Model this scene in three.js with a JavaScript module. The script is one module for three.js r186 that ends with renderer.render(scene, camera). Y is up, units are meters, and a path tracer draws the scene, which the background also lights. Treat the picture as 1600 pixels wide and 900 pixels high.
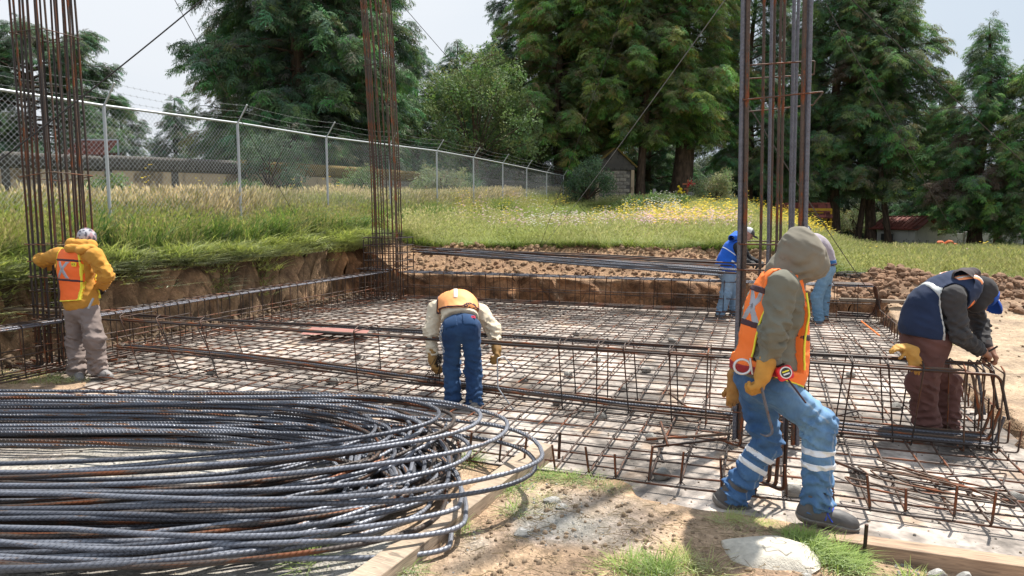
import * as THREE from 'three';
import { mergeGeometries, toCreasedNormals } from 'three/addons/utils/BufferGeometryUtils.js';
import { RoundedBoxGeometry } from 'three/addons/geometries/RoundedBoxGeometry.js';

// ------------------------------------------------------------------ camera, sky, sun, exposure
// World axes follow the excavation: x runs along the near beam, -z runs away from the viewer along the side beams.
const scene = new THREE.Scene();
const EYE = 1.85, YAW = 19.5 * Math.PI / 180, PITCH = Math.atan(115 / 1100);
const camera = new THREE.PerspectiveCamera(2 * Math.atan(450 / 1100) * 180 / Math.PI, 16 / 9, 0.05, 2500);
camera.position.set(0, EYE, 0);
camera.rotation.set(-PITCH, YAW, 0, 'YXZ');
const renderer = new THREE.WebGLRenderer();
renderer.toneMapping = THREE.LinearToneMapping;
renderer.toneMappingExposure = 1.7;
renderer.shadowMap.enabled = true;

// random numbers and noise, seeded
function rng(seed) { let a = seed >>> 0; return () => { a = (a + 0x6D2B79F5) >>> 0; let t = a; t = Math.imul(t ^ (t >>> 15), t | 1); t ^= t + Math.imul(t ^ (t >>> 7), t | 61); return ((t ^ (t >>> 14)) >>> 0) / 4294967296; }; }
const hash3 = (x, y, z) => { let h = Math.imul(x | 0, 374761393) ^ Math.imul(y | 0, 668265263) ^ Math.imul(z | 0, 2147483647 - 69); h = Math.imul(h ^ (h >>> 13), 1274126177); h ^= h >>> 16; return (h >>> 0) / 4294967296; };
const fade = (t) => t * t * (3 - 2 * t);
function vnoise(x, y, z = 0) {                       // -1 .. 1
  const X = Math.floor(x), Y = Math.floor(y), Z = Math.floor(z), a = fade(x - X), b = fade(y - Y), c = fade(z - Z);
  const l = (p, q, t) => p + (q - p) * t, k = (i, j, m) => hash3(X + i, Y + j, Z + m);
  return 2 * l(l(l(k(0, 0, 0), k(1, 0, 0), a), l(k(0, 1, 0), k(1, 1, 0), a), b), l(l(k(0, 0, 1), k(1, 0, 1), a), l(k(0, 1, 1), k(1, 1, 1), a), b), c) - 1;
}
const fbm = (x, y, z = 0, o = 4) => { let s = 0, a = .5; for (let i = 0; i < o; i++) { s += a * vnoise(x, y, z); x = x * 2.03 + 17.1; y = y * 2.03 + 5.3; z = z * 2.03 + 9.7; a *= .5; } return s; };
function pnoise(x, y, P, s = 0) { const X = Math.floor(x), Y = Math.floor(y), a = fade(x - X), b = fade(y - Y), w = (i) => ((i % P) + P) % P, k = (i, j) => hash3(w(X + i), w(Y + j), s); return (k(0, 0) * (1 - a) + k(1, 0) * a) * (1 - b) + (k(0, 1) * (1 - a) + k(1, 1) * a) * b; }
function pfbm(x, y, P, o = 4, s = 0) { let v = 0, a = .5, n = 0; for (let i = 0; i < o; i++) { v += a * pnoise(x * P, y * P, P, s + i); n += a; a *= .5; P *= 2; } return v / n; }   // x, y in 0..1, periodic
const clamp = (x, a = 0, b = 1) => Math.min(b, Math.max(a, x));
const sstep = (a, b, x) => { const t = clamp((x - a) / (b - a)); return t * t * (3 - 2 * t); };
const mix = (a, b, t) => a + (b - a) * t;

{ // sky: a high, thin, bright overcast with faint blue between
  const w = 512, h = 256, d = new Float32Array(w * h * 4);
  for (let j = 0; j < h; j++) for (let i = 0; i < w; i++) {
    const el = (j + .5) / h * Math.PI - Math.PI / 2, az = i / w * 2 * Math.PI, y = Math.max(Math.sin(el), 0), q = 1 / (.18 + y);
    const cx = Math.cos(az) * Math.cos(el) * q, cz = Math.sin(az) * Math.cos(el) * q;
    const c = clamp(.66 + 1.15 * fbm(cx * .8 + 4, cz * .8 + 9, 1, 5) + (.12 - y) * .3), z = .79 * (1 + .3 * y);
    const k = (j * w + i) * 4;
    d[k] = z * mix(.46, .605, c); d[k + 1] = z * mix(.53, .635, c); d[k + 2] = z * mix(.61, .675, c); d[k + 3] = 1;
    if (el < 0) { d[k] *= .55; d[k + 1] *= .52; d[k + 2] *= .48; }
  }
  const t = new THREE.DataTexture(d, w, h, THREE.RGBAFormat, THREE.FloatType);
  t.mapping = THREE.EquirectangularReflectionMapping; t.magFilter = t.minFilter = THREE.LinearFilter; t.needsUpdate = true;
  scene.background = t; scene.environment = t;
}
const sun = new THREE.DirectionalLight(new THREE.Color(1, .955, .87), 5.0);
{ // the sun stands behind the place, to the right: shadows come towards the viewer and a little left
  const el = 61 * Math.PI / 180, su = .40, sv = .917, n = Math.hypot(su, sv), D = 60;
  sun.position.set(-3 + D * Math.cos(el) * su / n, D * Math.sin(el), -12 - D * Math.cos(el) * sv / n);
  sun.target.position.set(-3, 0, -12); scene.add(sun, sun.target);
  sun.castShadow = true; sun.shadow.radius = 3; sun.shadow.mapSize.set(4096, 4096); const s = sun.shadow.camera; s.left = s.bottom = -45; s.right = s.top = 45; s.near = 1; s.far = 160;
}

// ------------------------------------------------------------------ helpers
const V3 = THREE.Vector3, UP = new THREE.Vector3(0, 1, 0);
const W = (u, v, y = 0) => new V3(u, y, -v);                                    // metres right of, beyond and above the viewer's foot, along the beams
const CT = Math.cos(YAW), ST = Math.sin(YAW), CP = Math.cos(PITCH), SP = Math.sin(PITCH);
const uvOf = (x, d) => [x * CT - d * ST, x * ST + d * CT];
function at(px, py, depth) { const cx = (px - 800) / 1100, cy = -(py - 450) / 1100, d = CP + cy * SP, h = cy * CP - SP, t = depth / d; const [u, v] = uvOf(cx * t, depth); return W(u, v, EYE + h * t); }
function gp(px, py, y = 0) { const cx = (px - 800) / 1100, cy = -(py - 450) / 1100, d = CP + cy * SP, h = cy * CP - SP, t = (y - EYE) / h; const [u, v] = uvOf(cx * t, d * t); return W(u, v, y); }
const cam = (x, d, y = 0) => { const [u, v] = uvOf(x, d); return W(u, v, y); };   // x right and d ahead of the viewer
const used = {};
function numbered(n) { const k = used[n] = (used[n] ?? -1) + 1; return k ? n + '_' + String(k).padStart(3, '0') : n; }
function tag(o, label, category, group, kind) { if (label) o.userData.label = label; if (category) o.userData.category = category; if (group) o.userData.group = group; if (kind) o.userData.kind = kind; return o; }
function thing(name, label, category, group, pos) { const o = new THREE.Group(); o.name = numbered(name); o.userData.kind = 'thing'; if (pos) o.position.copy(pos); tag(o, label, category, group); scene.add(o); return o; }
function part(name, geo, mat, parent) { const m = new THREE.Mesh(geo, mat); m.name = parent ? name : numbered(name); m.castShadow = m.receiveShadow = true; (parent || scene).add(m); return m; }
const one = (name, geo, mat, label, category, group, kind) => tag(part(name, geo, mat), label, category, group, kind);
function rel(geo, o) { geo.translate(-o.position.x, -o.position.y, -o.position.z); return geo; }   // world geometry into a thing's own frame
function tube(pts, r, seg = 6, caps = true, girth = .06) {                                     // round bar along points, uv in metres
  const n = pts.length, P = [], N = [], U = [], I = []; let s = 0;
  const T = pts.map((p, i) => new V3().subVectors(pts[Math.min(i + 1, n - 1)], pts[Math.max(i - 1, 0)]).normalize());
  let b = Math.abs(T[0].y) < .9 ? new V3(0, 1, 0) : new V3(1, 0, 0); b.addScaledVector(T[0], -b.dot(T[0])).normalize();
  for (let i = 0; i < n; i++) {
    if (i) { s += pts[i].distanceTo(pts[i - 1]); b.addScaledVector(T[i], -b.dot(T[i])).normalize(); }
    const c = new V3().crossVectors(T[i], b), rr = typeof r === 'function' ? r(i / (n - 1)) : r;
    for (let k = 0; k <= seg; k++) { const a = k / seg * 2 * Math.PI, x = Math.cos(a), y = Math.sin(a), nx = b.x * x + c.x * y, ny = b.y * x + c.y * y, nz = b.z * x + c.z * y; P.push(pts[i].x + nx * rr, pts[i].y + ny * rr, pts[i].z + nz * rr); N.push(nx, ny, nz); U.push(s, k / seg * girth); }
  }
  const R = seg + 1;
  for (let i = 0; i < n - 1; i++) for (let k = 0; k < seg; k++) { const a = i * R + k; I.push(a, a + 1, a + R, a + 1, a + R + 1, a + R); }
  if (caps) for (const [i, sg] of [[0, -1], [n - 1, 1]]) { const o = P.length / 3; for (let k = 0; k < seg; k++) { const a = (i * R + k) * 3; P.push(P[a], P[a + 1], P[a + 2]); N.push(T[i].x * sg, T[i].y * sg, T[i].z * sg); U.push(0, 0); } for (let k = 1; k < seg - 1; k++) sg > 0 ? I.push(o, o + k, o + k + 1) : I.push(o, o + k + 1, o + k); }
  const g = new THREE.BufferGeometry(); g.setAttribute('position', new THREE.Float32BufferAttribute(P, 3)); g.setAttribute('normal', new THREE.Float32BufferAttribute(N, 3)); g.setAttribute('uv', new THREE.Float32BufferAttribute(U, 2)); g.setIndex(I); return g;
}
const line = (a, b, n = 1) => Array.from({ length: n + 1 }, (_, i) => new V3().lerpVectors(a, b, i / n));
function rounded(pts, r, k = 4) {                                                 // polyline with its corners bent on a radius
  const o = [pts[0].clone()];
  for (let i = 1; i < pts.length - 1; i++) { const a = pts[i - 1], p = pts[i], b = pts[i + 1], ra = Math.min(r, a.distanceTo(p) * .45), rb = Math.min(r, b.distanceTo(p) * .45), A = p.clone().addScaledVector(new V3().subVectors(a, p).normalize(), ra), B = p.clone().addScaledVector(new V3().subVectors(b, p).normalize(), rb); for (let j = 0; j <= k; j++) { const t = j / k; o.push(A.clone().multiplyScalar((1 - t) ** 2).addScaledVector(p, 2 * t * (1 - t)).addScaledVector(B, t * t)); } }
  o.push(pts[pts.length - 1].clone()); return o;
}
function box(w, h, d, x, y, z, r = .006) { const g = new RoundedBoxGeometry(w, h, d, 2, Math.min(r, w / 3, h / 3, d / 3)); const p = g.attributes.position, n = g.attributes.normal, u = g.attributes.uv; for (let i = 0; i < p.count; i++) { const ax = Math.abs(n.getX(i)), ay = Math.abs(n.getY(i)), az = Math.abs(n.getZ(i)); if (ay >= ax && ay >= az) u.setXY(i, p.getX(i), p.getZ(i)); else if (ax >= az) u.setXY(i, p.getZ(i), p.getY(i)); else u.setXY(i, p.getX(i), p.getY(i)); } g.translate(x, y, z); return g; }
function rockGeo(seed, sx, sy, sz, rough = .22, det = 3, flat = 0) {
  const g = new THREE.IcosahedronGeometry(1, det), p = g.attributes.position, u = g.attributes.uv, v = new V3();
  for (let i = 0; i < p.count; i++) { v.fromBufferAttribute(p, i).normalize(); let k = 1 + rough * (1.3 * vnoise(v.x * 1.3 + seed, v.y * 1.3, v.z * 1.3) + .5 * vnoise(v.x * 3.1 + seed, v.y * 3.1 + 3, v.z * 3.1)); v.multiplyScalar(k); for (const [a, b, c, m] of [[.8, .5, .2, .72], [-.6, .7, .3, .75], [.1, .4, .9, .7], [-.3, .5, -.8, .74], [.1, 1, 0, flat ? .5 : .8]]) { const l = Math.hypot(a, b, c), dd = (v.x * a + v.y * b + v.z * c) / l; if (dd > m) v.addScaledVector(new V3(a, b, c).divideScalar(l), (m - dd) * .85); } p.setXYZ(i, v.x * sx, v.y * sy, v.z * sz); u.setXY(i, v.x * sx + v.y, v.z * sz + v.y * .5); }
  g.computeVertexNormals(); return toCreasedNormals(g, .7);
}
// ------------------------------------------------------------------ textures and materials
function tex(w, h, fn, srgb = true) { const d = new Uint8Array(w * h * 4); for (let j = 0; j < h; j++) for (let i = 0; i < w; i++) { const c = fn(i / w, j / h), k = (j * w + i) * 4; d[k] = clamp(c[0]) * 255; d[k + 1] = clamp(c[1]) * 255; d[k + 2] = clamp(c[2]) * 255; d[k + 3] = 255; } const t = new THREE.DataTexture(d, w, h); t.wrapS = t.wrapT = THREE.RepeatWrapping; t.magFilter = THREE.LinearFilter; t.minFilter = THREE.LinearMipmapLinearFilter; t.generateMipmaps = true; if (srgb) t.colorSpace = THREE.SRGBColorSpace; t.needsUpdate = true; return t; }
const rep = (t, x, y = x) => { const c = t.clone(); c.repeat.set(x, y); c.needsUpdate = true; return c; };
const gray = (v) => [v, v, v];
const T = {};
T.soil = tex(512, 512, (x, y) => { const a = pfbm(x, y, 6, 5, 1), b = pfbm(x, y, 40, 3, 7), c = pnoise(x * 120, y * 120, 120, 3); const v = .60 + .34 * a + .28 * (b - .5) + (c > .86 ? .16 : 0) - (c < .1 ? .14 : 0); return [v, v * (.985 + .03 * a), v * (.97 + .05 * b)]; });
T.soilBump = tex(512, 512, (x, y) => gray(.5 * pfbm(x, y, 10, 5, 2) + .5 * pfbm(x, y, 60, 3, 5)), false);
T.slab = tex(1024, 1024, (x, y) => { const a = pfbm(x, y, 4, 5, 11), b = pfbm(x, y, 14, 4, 12), c = pfbm(x, y, 90, 2, 13), d = pnoise(x * 200, y * 200, 200, 14); let v = .66 + .42 * (a - .5) + .30 * (b - .5) + .26 * (c - .5); const stain = sstep(.58, .72, pfbm(x, y, 7, 3, 15)); v *= 1 - .34 * stain; if (d > .93) v -= .2; const rust = sstep(.6, .78, pfbm(x, y, 11, 3, 16)); return [v * (1.03 + .03 * rust), v * (.99 - .03 * rust), v * (.96 - .09 * rust)]; });
T.rust = tex(256, 64, (x, y) => { const a = pfbm(x, y * .25, 6, 4, 21), b = pfbm(x, y * .5, 24, 3, 22), k = sstep(.5, .66, .65 * a + .35 * b), g = .38 + .16 * (b - .5); return [mix(g, .56, k), mix(g * .93, .335, k), mix(g * .90, .19, k)]; });
T.steel = tex(256, 64, (x, y) => { const a = pfbm(x, y * .25, 7, 4, 31), b = pfbm(x, y * .5, 30, 3, 32), k = sstep(.585, .70, .6 * a + .4 * b), g = .56 + .2 * (b - .5); return [mix(g * .98, .56, k), mix(g, .36, k), mix(g * 1.06, .2, k)]; });
T.ribs = tex(128, 64, (x, y) => { const p = y * 2 % 1, q = Math.abs(p - .5) * 2, s = ((x * 2 + q * .8) % 1 + 1) % 1; const rib = sstep(.62, .74, s) * (1 - sstep(.88, 1, s)), edge = sstep(.86, .93, q); return gray(Math.max(rib, edge * .75)); }, false);
T.wood = tex(512, 128, (x, y) => { const n = pfbm(x, y, 3, 3, 41), gr = Math.sin((y * 26 + n * 5 + .6 * pnoise(x * 8, y * 4, 8, 43)) * 6.283) * .5 + .5, f = pfbm(x * .2 + .1, y, 64, 2, 42), kn = pfbm(x, y, 9, 3, 47); const v = .60 + .10 * gr * .7 + .16 * (f - .5) + .34 * (kn - .5) - .25 * sstep(.62, .8, kn); return [v * 1.03, v * .93, v * .83]; });
T.bark = tex(256, 256, (x, y) => { const r = pfbm(x * .25, y, 16, 4, 51); const v = .25 + .5 * r; return [v, v * .9, v * .8]; });
T.barkBump = tex(256, 256, (x, y) => gray(pfbm(x * .25, y, 16, 4, 51)), false);
T.plaster = tex(512, 512, (x, y) => { const a = pfbm(x, y, 4, 5, 61), s = pfbm(x, y * .35, 10, 4, 62), v = .72 + .2 * (a - .5) - .25 * sstep(.55, .75, s); return [v, v * .97, v * .92]; });
T.cloth = tex(256, 256, (x, y) => { const a = pfbm(x, y, 4, 4, 71), b = pnoise(x * 128, y * 128, 128, 72); const v = .84 + .2 * (a - .5) + .12 * (b - .5); return gray(v); });
const lin = (r, g, b) => new THREE.Color().setRGB(r, g, b);
function mat(color, rough = .8, metal = 0, extra = {}) { return new THREE.MeshStandardMaterial({ color: Array.isArray(color) ? lin(...color) : new THREE.Color(color), roughness: rough, metalness: metal, ...extra }); }
const bump = (s) => ({ bumpMap: T.ribs, bumpScale: s });
const M = {};
const ribs = rep(T.ribs, 1 / .06, 1 / .06);
M.matBar = mat([.62, .50, .44], .62, .25, { map: rep(T.rust, 1 / 1.3, 1 / .06) });
M.matBar2 = mat([.50, .45, .43], .58, .3, { map: rep(T.rust, 1 / 1.9, 1 / .06) });
M.rustBar = mat([.85, .66, .5], .7, .2, { map: rep(T.rust, 1 / .8, 1 / .06) });
M.darkBar = mat([.30, .27, .27], .5, .35, { map: rep(T.rust, 1 / 2.1, 1 / .06) });
M.steelBar = mat([.72, .725, .75], .46, .45, { map: rep(T.steel, 1 / 2.3, 1 / .06), bumpMap: ribs, bumpScale: .0035 });
M.steelBar3 = mat([.50, .46, .44], .52, .4, { map: rep(T.rust, 1 / 1.7, 1 / .06), bumpMap: ribs, bumpScale: .0035 });
M.steelBar2 = mat([.40, .405, .43], .44, .45, { map: rep(T.steel, 1 / 1.6, 1 / .06), bumpMap: ribs, bumpScale: .0035 });
M.bigBar = mat([.52, .50, .52], .5, .4, { map: rep(T.steel, 1 / .7, 1 / .06), bumpMap: ribs, bumpScale: .002 });
M.bigRust = mat([.75, .6, .5], .6, .3, { map: rep(T.rust, 1 / .9, 1 / .06), bumpMap: ribs, bumpScale: .002 });
M.wire = mat([.03, .027, .026], .6, .4);
M.galv = mat([.40, .42, .45], .5, .5);
M.barb = mat([.20, .21, .22], .6, .4);
M.wood = mat([.86, .83, .79], .85, 0, { map: rep(T.wood, 1 / 1.2, 1 / .3), bumpMap: rep(T.wood, 1 / 1.2, 1 / .3), bumpScale: .002 });
M.woodOld = mat([.52, .50, .48], .9, 0, { map: rep(T.wood, 1 / 1.6, 1 / .3) });
M.slab = mat([.80, .755, .715], .93, 0, { map: rep(T.slab, 1 / 3.1), bumpMap: rep(T.slab, 1 / 1.1), bumpScale: .006 });
M.block = mat([.42, .40, .37], .95, 0, { map: rep(T.soil, 3), bumpMap: rep(T.soilBump, 4), bumpScale: .004 });
M.whiteRock = mat([.80, .765, .71], .9, 0, { map: rep(T.soil, 1.7), bumpMap: rep(T.soilBump, 2), bumpScale: .008 });
M.bark = mat([.33, .27, .235], .95, 0, { map: rep(T.bark, .7, 1), bumpMap: rep(T.barkBump, .7, 1), bumpScale: .05 });
// ------------------------------------------------------------------ ground, excavation and slab
const UL = -8.62, UR = 2.0, VB = 13.95;                                      // left, right and back cut of the excavation
const frontEdge = (u) => { const n = .10 * vnoise(u * 1.7, 3.3) + .05 * vnoise(u * 6, 1.1); if (u < -6.6) return mix(5.62, 4.75, sstep(-7.0, -6.2, u)) + n; if (u < -1.35) return 4.74 + n; return mix(4.74, 4.37, sstep(-1.35, -.55, u)) + n * (u < -.5 ? .7 : 0); };
function farLevel(u, v) {                                                      // natural ground behind and beside the excavation
  const L = 1.14 + .17 * sstep(-8.7, -9.9, u) + Math.max(0, v - 10) * .037 + .25 * sstep(-11, -18, u);
  const B = v < 15.7 ? mix(.48, .98, sstep(13.9, 15.7, v)) : v < 28 ? mix(.98, 1.22, (v - 15.7) / 12.3) : mix(1.22, 2.45, sstep(28, 43, v));
  const R = mix(.03, .16, sstep(4, 10, v)) + .17 * sstep(12.5, 17, v) - .75 * sstep(17, 42, v);
  const lb = sstep(-9.2, -7.4 - Math.max(0, v - 17) * .02, u), wide = Math.max(0, v - 15) * .14;
  let h = mix(L, B, lb); h = mix(h, R, sstep(-.2 - wide * .7, 2.4 + wide, u)); return Math.min(h, 3.0);
}
function ground(u, v) {
  const n = fbm(u * .55, v * .55, 0, 4), f = fbm(u * 3.1, v * 3.1, 4, 4);
  let h = farLevel(u, v) + .07 * n + .035 * f;
  // spoil heap beyond the right corner and the rough lip behind the back beam
  const hp = Math.exp(-(((v - 15.0) / 1.05) ** 2)) * sstep(1.1, 2.4, u) * (1 - sstep(10, 13, u)); h += hp * (.40 + .30 * fbm(u * 1.3, v * 1.3, 8, 4) + .16 * Math.abs(f));
  const lip = Math.exp(-(((v - 15.5) / .8) ** 2)) * sstep(-7.9, -7.2, u) * (1 - sstep(.6, 1.6, u)); h += lip * (.06 + .22 * Math.abs(fbm(u * 2.2, v * 2.6, 3, 4)));
  if (v < frontEdge(u) + .3) {                                                 // in front of the slab
    let g = .03 + .03 * n + .02 * f + .05 * Math.exp(-(((u + .95) / .45) ** 2 + ((v - 4.25) / .4) ** 2)) + .03 * Math.exp(-(((u + .3) / .4) ** 2 + ((v - 3.9) / .3) ** 2));
    g -= .12 * sstep(.15, .75, u) * sstep(3.0, 3.6, v) * (1 - sstep(3.2, 4.6, u));
    g = mix(.10, g, sstep(-9.4, -7.0, u)); h = mix(g, farLevel(u, v), sstep(2.6, 4.5, u)); h = mix(1.14 + .05 * n, h, sstep(-8.9, -8.5, u)); }
  const e = .10 * vnoise(u * 2.3, v * 2.3) + .07 * vnoise(u * 6.1, v * 6.1);
  const lw = sstep(UL - .17 + e, UL + .05 + e * .5, u), rw = 1 - sstep(UR - .06, UR + .12 + e, u), bw = 1 - sstep(VB - .05 + e * .5, VB + .22 + e, v), fe = frontEdge(u), fw = sstep(fe - .02, fe + .06, v);
  const inside = lw * rw * bw * fw;
  return mix(h, -.14, inside);
}
function axis(list) { const o = [list[0][0]]; for (let i = 0; i < list.length; i++) { const [a, st, b] = list[i], n = Math.max(1, Math.round((b - a) / st)); for (let k = 1; k <= n; k++) o.push(a + (b - a) * k / n); } return o; }
{
  const us = axis([[-420, 60, -60], [-60, 4, -24], [-24, .7, -12], [-12, .3, -9.2], [-9.2, .05, -8.95], [-8.95, .014, -8.42], [-8.42, .04, -8.3], [-8.3, .16, -6], [-6, .12, -2.6], [-2.6, .05, 2.3], [2.3, .09, 6], [6, .2, 12], [12, .7, 26], [26, 4, 60], [60, 60, 420]]);
  const vs = axis([[-30, 6, 0], [0, .4, 2.6], [2.6, .045, 5.1], [5.1, .07, 5.9], [5.9, .16, 13.6], [13.6, .05, 13.82], [13.82, .017, 14.3], [14.3, .05, 14.5], [14.5, .075, 16.8], [16.8, .3, 22], [22, .8, 50], [50, 4, 90], [90, 60, 600]]);
  const nu = us.length, nv = vs.length, P = new Float32Array(nu * nv * 3), U = new Float32Array(nu * nv * 2), C = new Float32Array(nu * nv * 3), I = [];
  for (let j = 0; j < nv; j++) for (let i = 0; i < nu; i++) {
    let u = us[i], v = vs[j]; const k = j * nu + i, h = ground(u, v), E = .05, sl = Math.hypot(ground(u + E, v) - ground(u - E, v), ground(u, v + E) - ground(u, v - E)) / (2 * E), steep = sstep(.8, 2.2, sl);
    const f1 = fbm(u * 2.1, v * 2.1, h * 3, 4), f2 = fbm(u * 7, v * 7, h * 7, 3), f3 = steep > 0 ? fbm(u * 3, v * 17, h * 19, 3) : 0;
    if (steep > 0) { u += steep * (.17 * f1 + .13 * f2 + .07 * f3); v += steep * (.15 * fbm(u * 2.4 + 9, v * 2.4, h * 3) + .09 * f2 + .05 * f3); }
    P.set([u, h, -v], k * 3); U.set(us[i] < -8 ? [u + h, v] : us[i] > 1.2 && v < 13 ? [u + h, v] : [u, v + h], k * 2);
    // base colours: dry ochre soil, damp cut face, soil under grass
    const a = .5 + .5 * clamp(f1 * 1.8, -1, 1); let c = [mix(.50, .68, a), mix(.34, .465, a), mix(.22, .30, a)];
    const grav = sstep(-.15, .2, fbm(u * 1.4 + 3, v * 1.4, 2, 3)) * (1 - sstep(-.9, -.3, u)) * (1 - sstep(3.9, 4.5, v)) + .9 * (1 - sstep(-2.4, -1.8, u)) * (1 - sstep(4.5, 4.9, v)); c = c.map((x, q) => mix(x, [.52, .48, .43][q], Math.min(1, grav)));
    const right = sstep(1.9, 2.6, u) * (1 - sstep(13, 14, v)); c = c.map((x, q) => mix(x, [.60, .45, .31][q], right * .8));
    const heap = v > 13.2 && v < 17 ? sstep(13.6, 14.3, v) * (1 - sstep(15.9, 16.7, v + .4 * f1)) : 0, rt = sstep(.5, 2, u);
    c = c.map((x, q) => mix(x, mix([.52, .31, .175][q], [.34, .20, .12][q], rt), heap * (1 - right)));
    const grass = Math.max(sstep(15.9, 16.8, v + .5 * f1), 1 - sstep(-8.9, -8.7, u + .1 * f1)); c = c.map((x, q) => mix(x, [.17, .18, .07][q], grass));
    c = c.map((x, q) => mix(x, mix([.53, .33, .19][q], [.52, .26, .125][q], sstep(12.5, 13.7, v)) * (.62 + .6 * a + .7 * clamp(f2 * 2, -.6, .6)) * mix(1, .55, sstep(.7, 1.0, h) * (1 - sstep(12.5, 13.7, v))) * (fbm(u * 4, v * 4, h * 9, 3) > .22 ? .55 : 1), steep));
    C.set(c, k * 3);
  }
  for (let j = 0; j < nv - 1; j++) for (let i = 0; i < nu - 1; i++) { const a = j * nu + i; I.push(a, a + 1, a + nu, a + 1, a + nu + 1, a + nu); }
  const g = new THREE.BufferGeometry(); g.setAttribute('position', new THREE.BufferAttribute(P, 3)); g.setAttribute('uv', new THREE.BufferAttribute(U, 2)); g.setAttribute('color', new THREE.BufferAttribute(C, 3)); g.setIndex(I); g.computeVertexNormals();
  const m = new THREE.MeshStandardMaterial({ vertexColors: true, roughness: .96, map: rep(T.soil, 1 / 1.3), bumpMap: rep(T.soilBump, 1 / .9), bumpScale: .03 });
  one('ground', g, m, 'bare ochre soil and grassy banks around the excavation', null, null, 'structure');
  // blinding slab
  const s = box(UR - UL + .1, .1, VB + .05 - 4.362, (UR + UL) / 2, -.05, -(VB + .05 + 4.362) / 2, .004);
  one('concrete_slab', s, M.slab, 'pale rough blinding slab under the rebar mat', null, null, 'structure');
}
// ------------------------------------------------------------------ reinforcement: mat, beams, columns
const R1 = rng(11);
const jit = (s) => (R1() - .5) * 2 * s;
const V0 = 4.62, V1 = 13.85, U0 = -8.45, U1 = 1.88, STEP = .22;
{
  const mt = thing('rebar_mat', 'wide grid of tied rusty rebar lying over the whole pale slab', 'rebar mat');
  const uB = [], vB = [];
  for (let v = V0, i = 0; v < V1; v += STEP, i++) { // bars running right
    const uu0 = v < 5.7 ? (v < 5.0 ? -4.5 : -6.6) : U0 + jit(.08), vv = v + jit(.026), h = .052 + jit(.005), up = .17 + jit(.06);
    const p = []; const n = 14; for (let k = 0; k <= n; k++) p.push(W(mix(uu0, U1, k / n), vv + jit(.016), h + jit(.007)));
    if (v > 4.75) p.push(W(U1 + jit(.02), vv, h + up));
    part('bar', tube(rounded([...p], .02, 3), .0078 + jit(.0006), 6), i % 3 ? M.matBar : M.matBar2, mt); vB.push(vv);
  }
  for (let u = U0 + .1, i = 0; u < U1; u += STEP, i++) { // bars running away, their near ends turned up
    const v0 = u < -6.6 ? 5.75 : V0 + jit(.012), uu = u + jit(.026), h = .068 + jit(.004), n = 14, p = [], up = .19 + jit(.05), lean = jit(.03);
    if (u > -2.8) p.push(W(uu + lean, v0 + jit(.02), h + up));
    for (let k = 0; k <= n; k++) p.push(W(uu + (k ? jit(.012) : 0), mix(v0, V1 + .05, k / n), h + jit(.005)));
    part('bar', tube(rounded(p, .02, 3), .0085 + jit(.0006), 6), i % 4 === 1 ? M.matBar2 : M.matBar, mt); uB.push(uu);
  }
  // tie wires at the crossings, a twisted tail each
  const tg = mergeGeometries([tube(rounded([new V3(-.018, -.006, -.016), new V3(-.004, .014, -.004), new V3(.006, .014, .006), new V3(.02, -.004, .018)], .008, 2), .0026, 4), tube([new V3(0, .012, 0), new V3(.01, .026, .012), new V3(.022, .03, .008)], .0022, 4)]);
  const pos = []; for (const v of vB) for (const u of uB) if (R1() < (v < 7.5 ? .8 : .5) && !(u < -6.6 && v < 5.7)) pos.push([u, v]);
  const im = new THREE.InstancedMesh(tg, M.wire, pos.length), mm = new THREE.Matrix4(), q = new THREE.Quaternion();
  pos.forEach(([u, v], i) => im.setMatrixAt(i, mm.compose(W(u, v, .066), q.setFromAxisAngle(new V3(0, 1, 0), R1() * 6.28), new V3(1, 1, 1).multiplyScalar(.9 + R1() * .5))));
  im.name = 'tie_wire'; tag(im, 'black tie wires twisted round the crossings', null, null, 'stuff'); mt.add(im);
}
const HB = .64;                                                               // height of the beams' top bars
function stirrup(u, v, dir, w, h, lean, y0 = .08, hook = true) {               // a bent tie: two legs over the top bars and a foot
  const A = (a, y) => dir === 'v' ? W(u + lean * (1 - y / h) + jit(.004), v + a, y) : W(u + a, v + lean * (1 - y / h) + jit(.004), y);
  const p = [A(-w / 2 + .03, h - .09), A(-w / 2, h + .005), A(w / 2, h + .012), A(w / 2, y0), A(-w / 2, y0 + .004), A(-w / 2, h + .018)]; if (hook) p.push(A(-w / 2 + .09, h + .045));
  return tube(rounded(p, .028, 3), .0062, 5);
}
function wavy(a, b, n, s, r, seg = 6) { return tube(line(a, b, n).map((p, i) => p.add(new V3(jit(s), jit(s * .7), jit(s)))), r, seg); }
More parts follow.
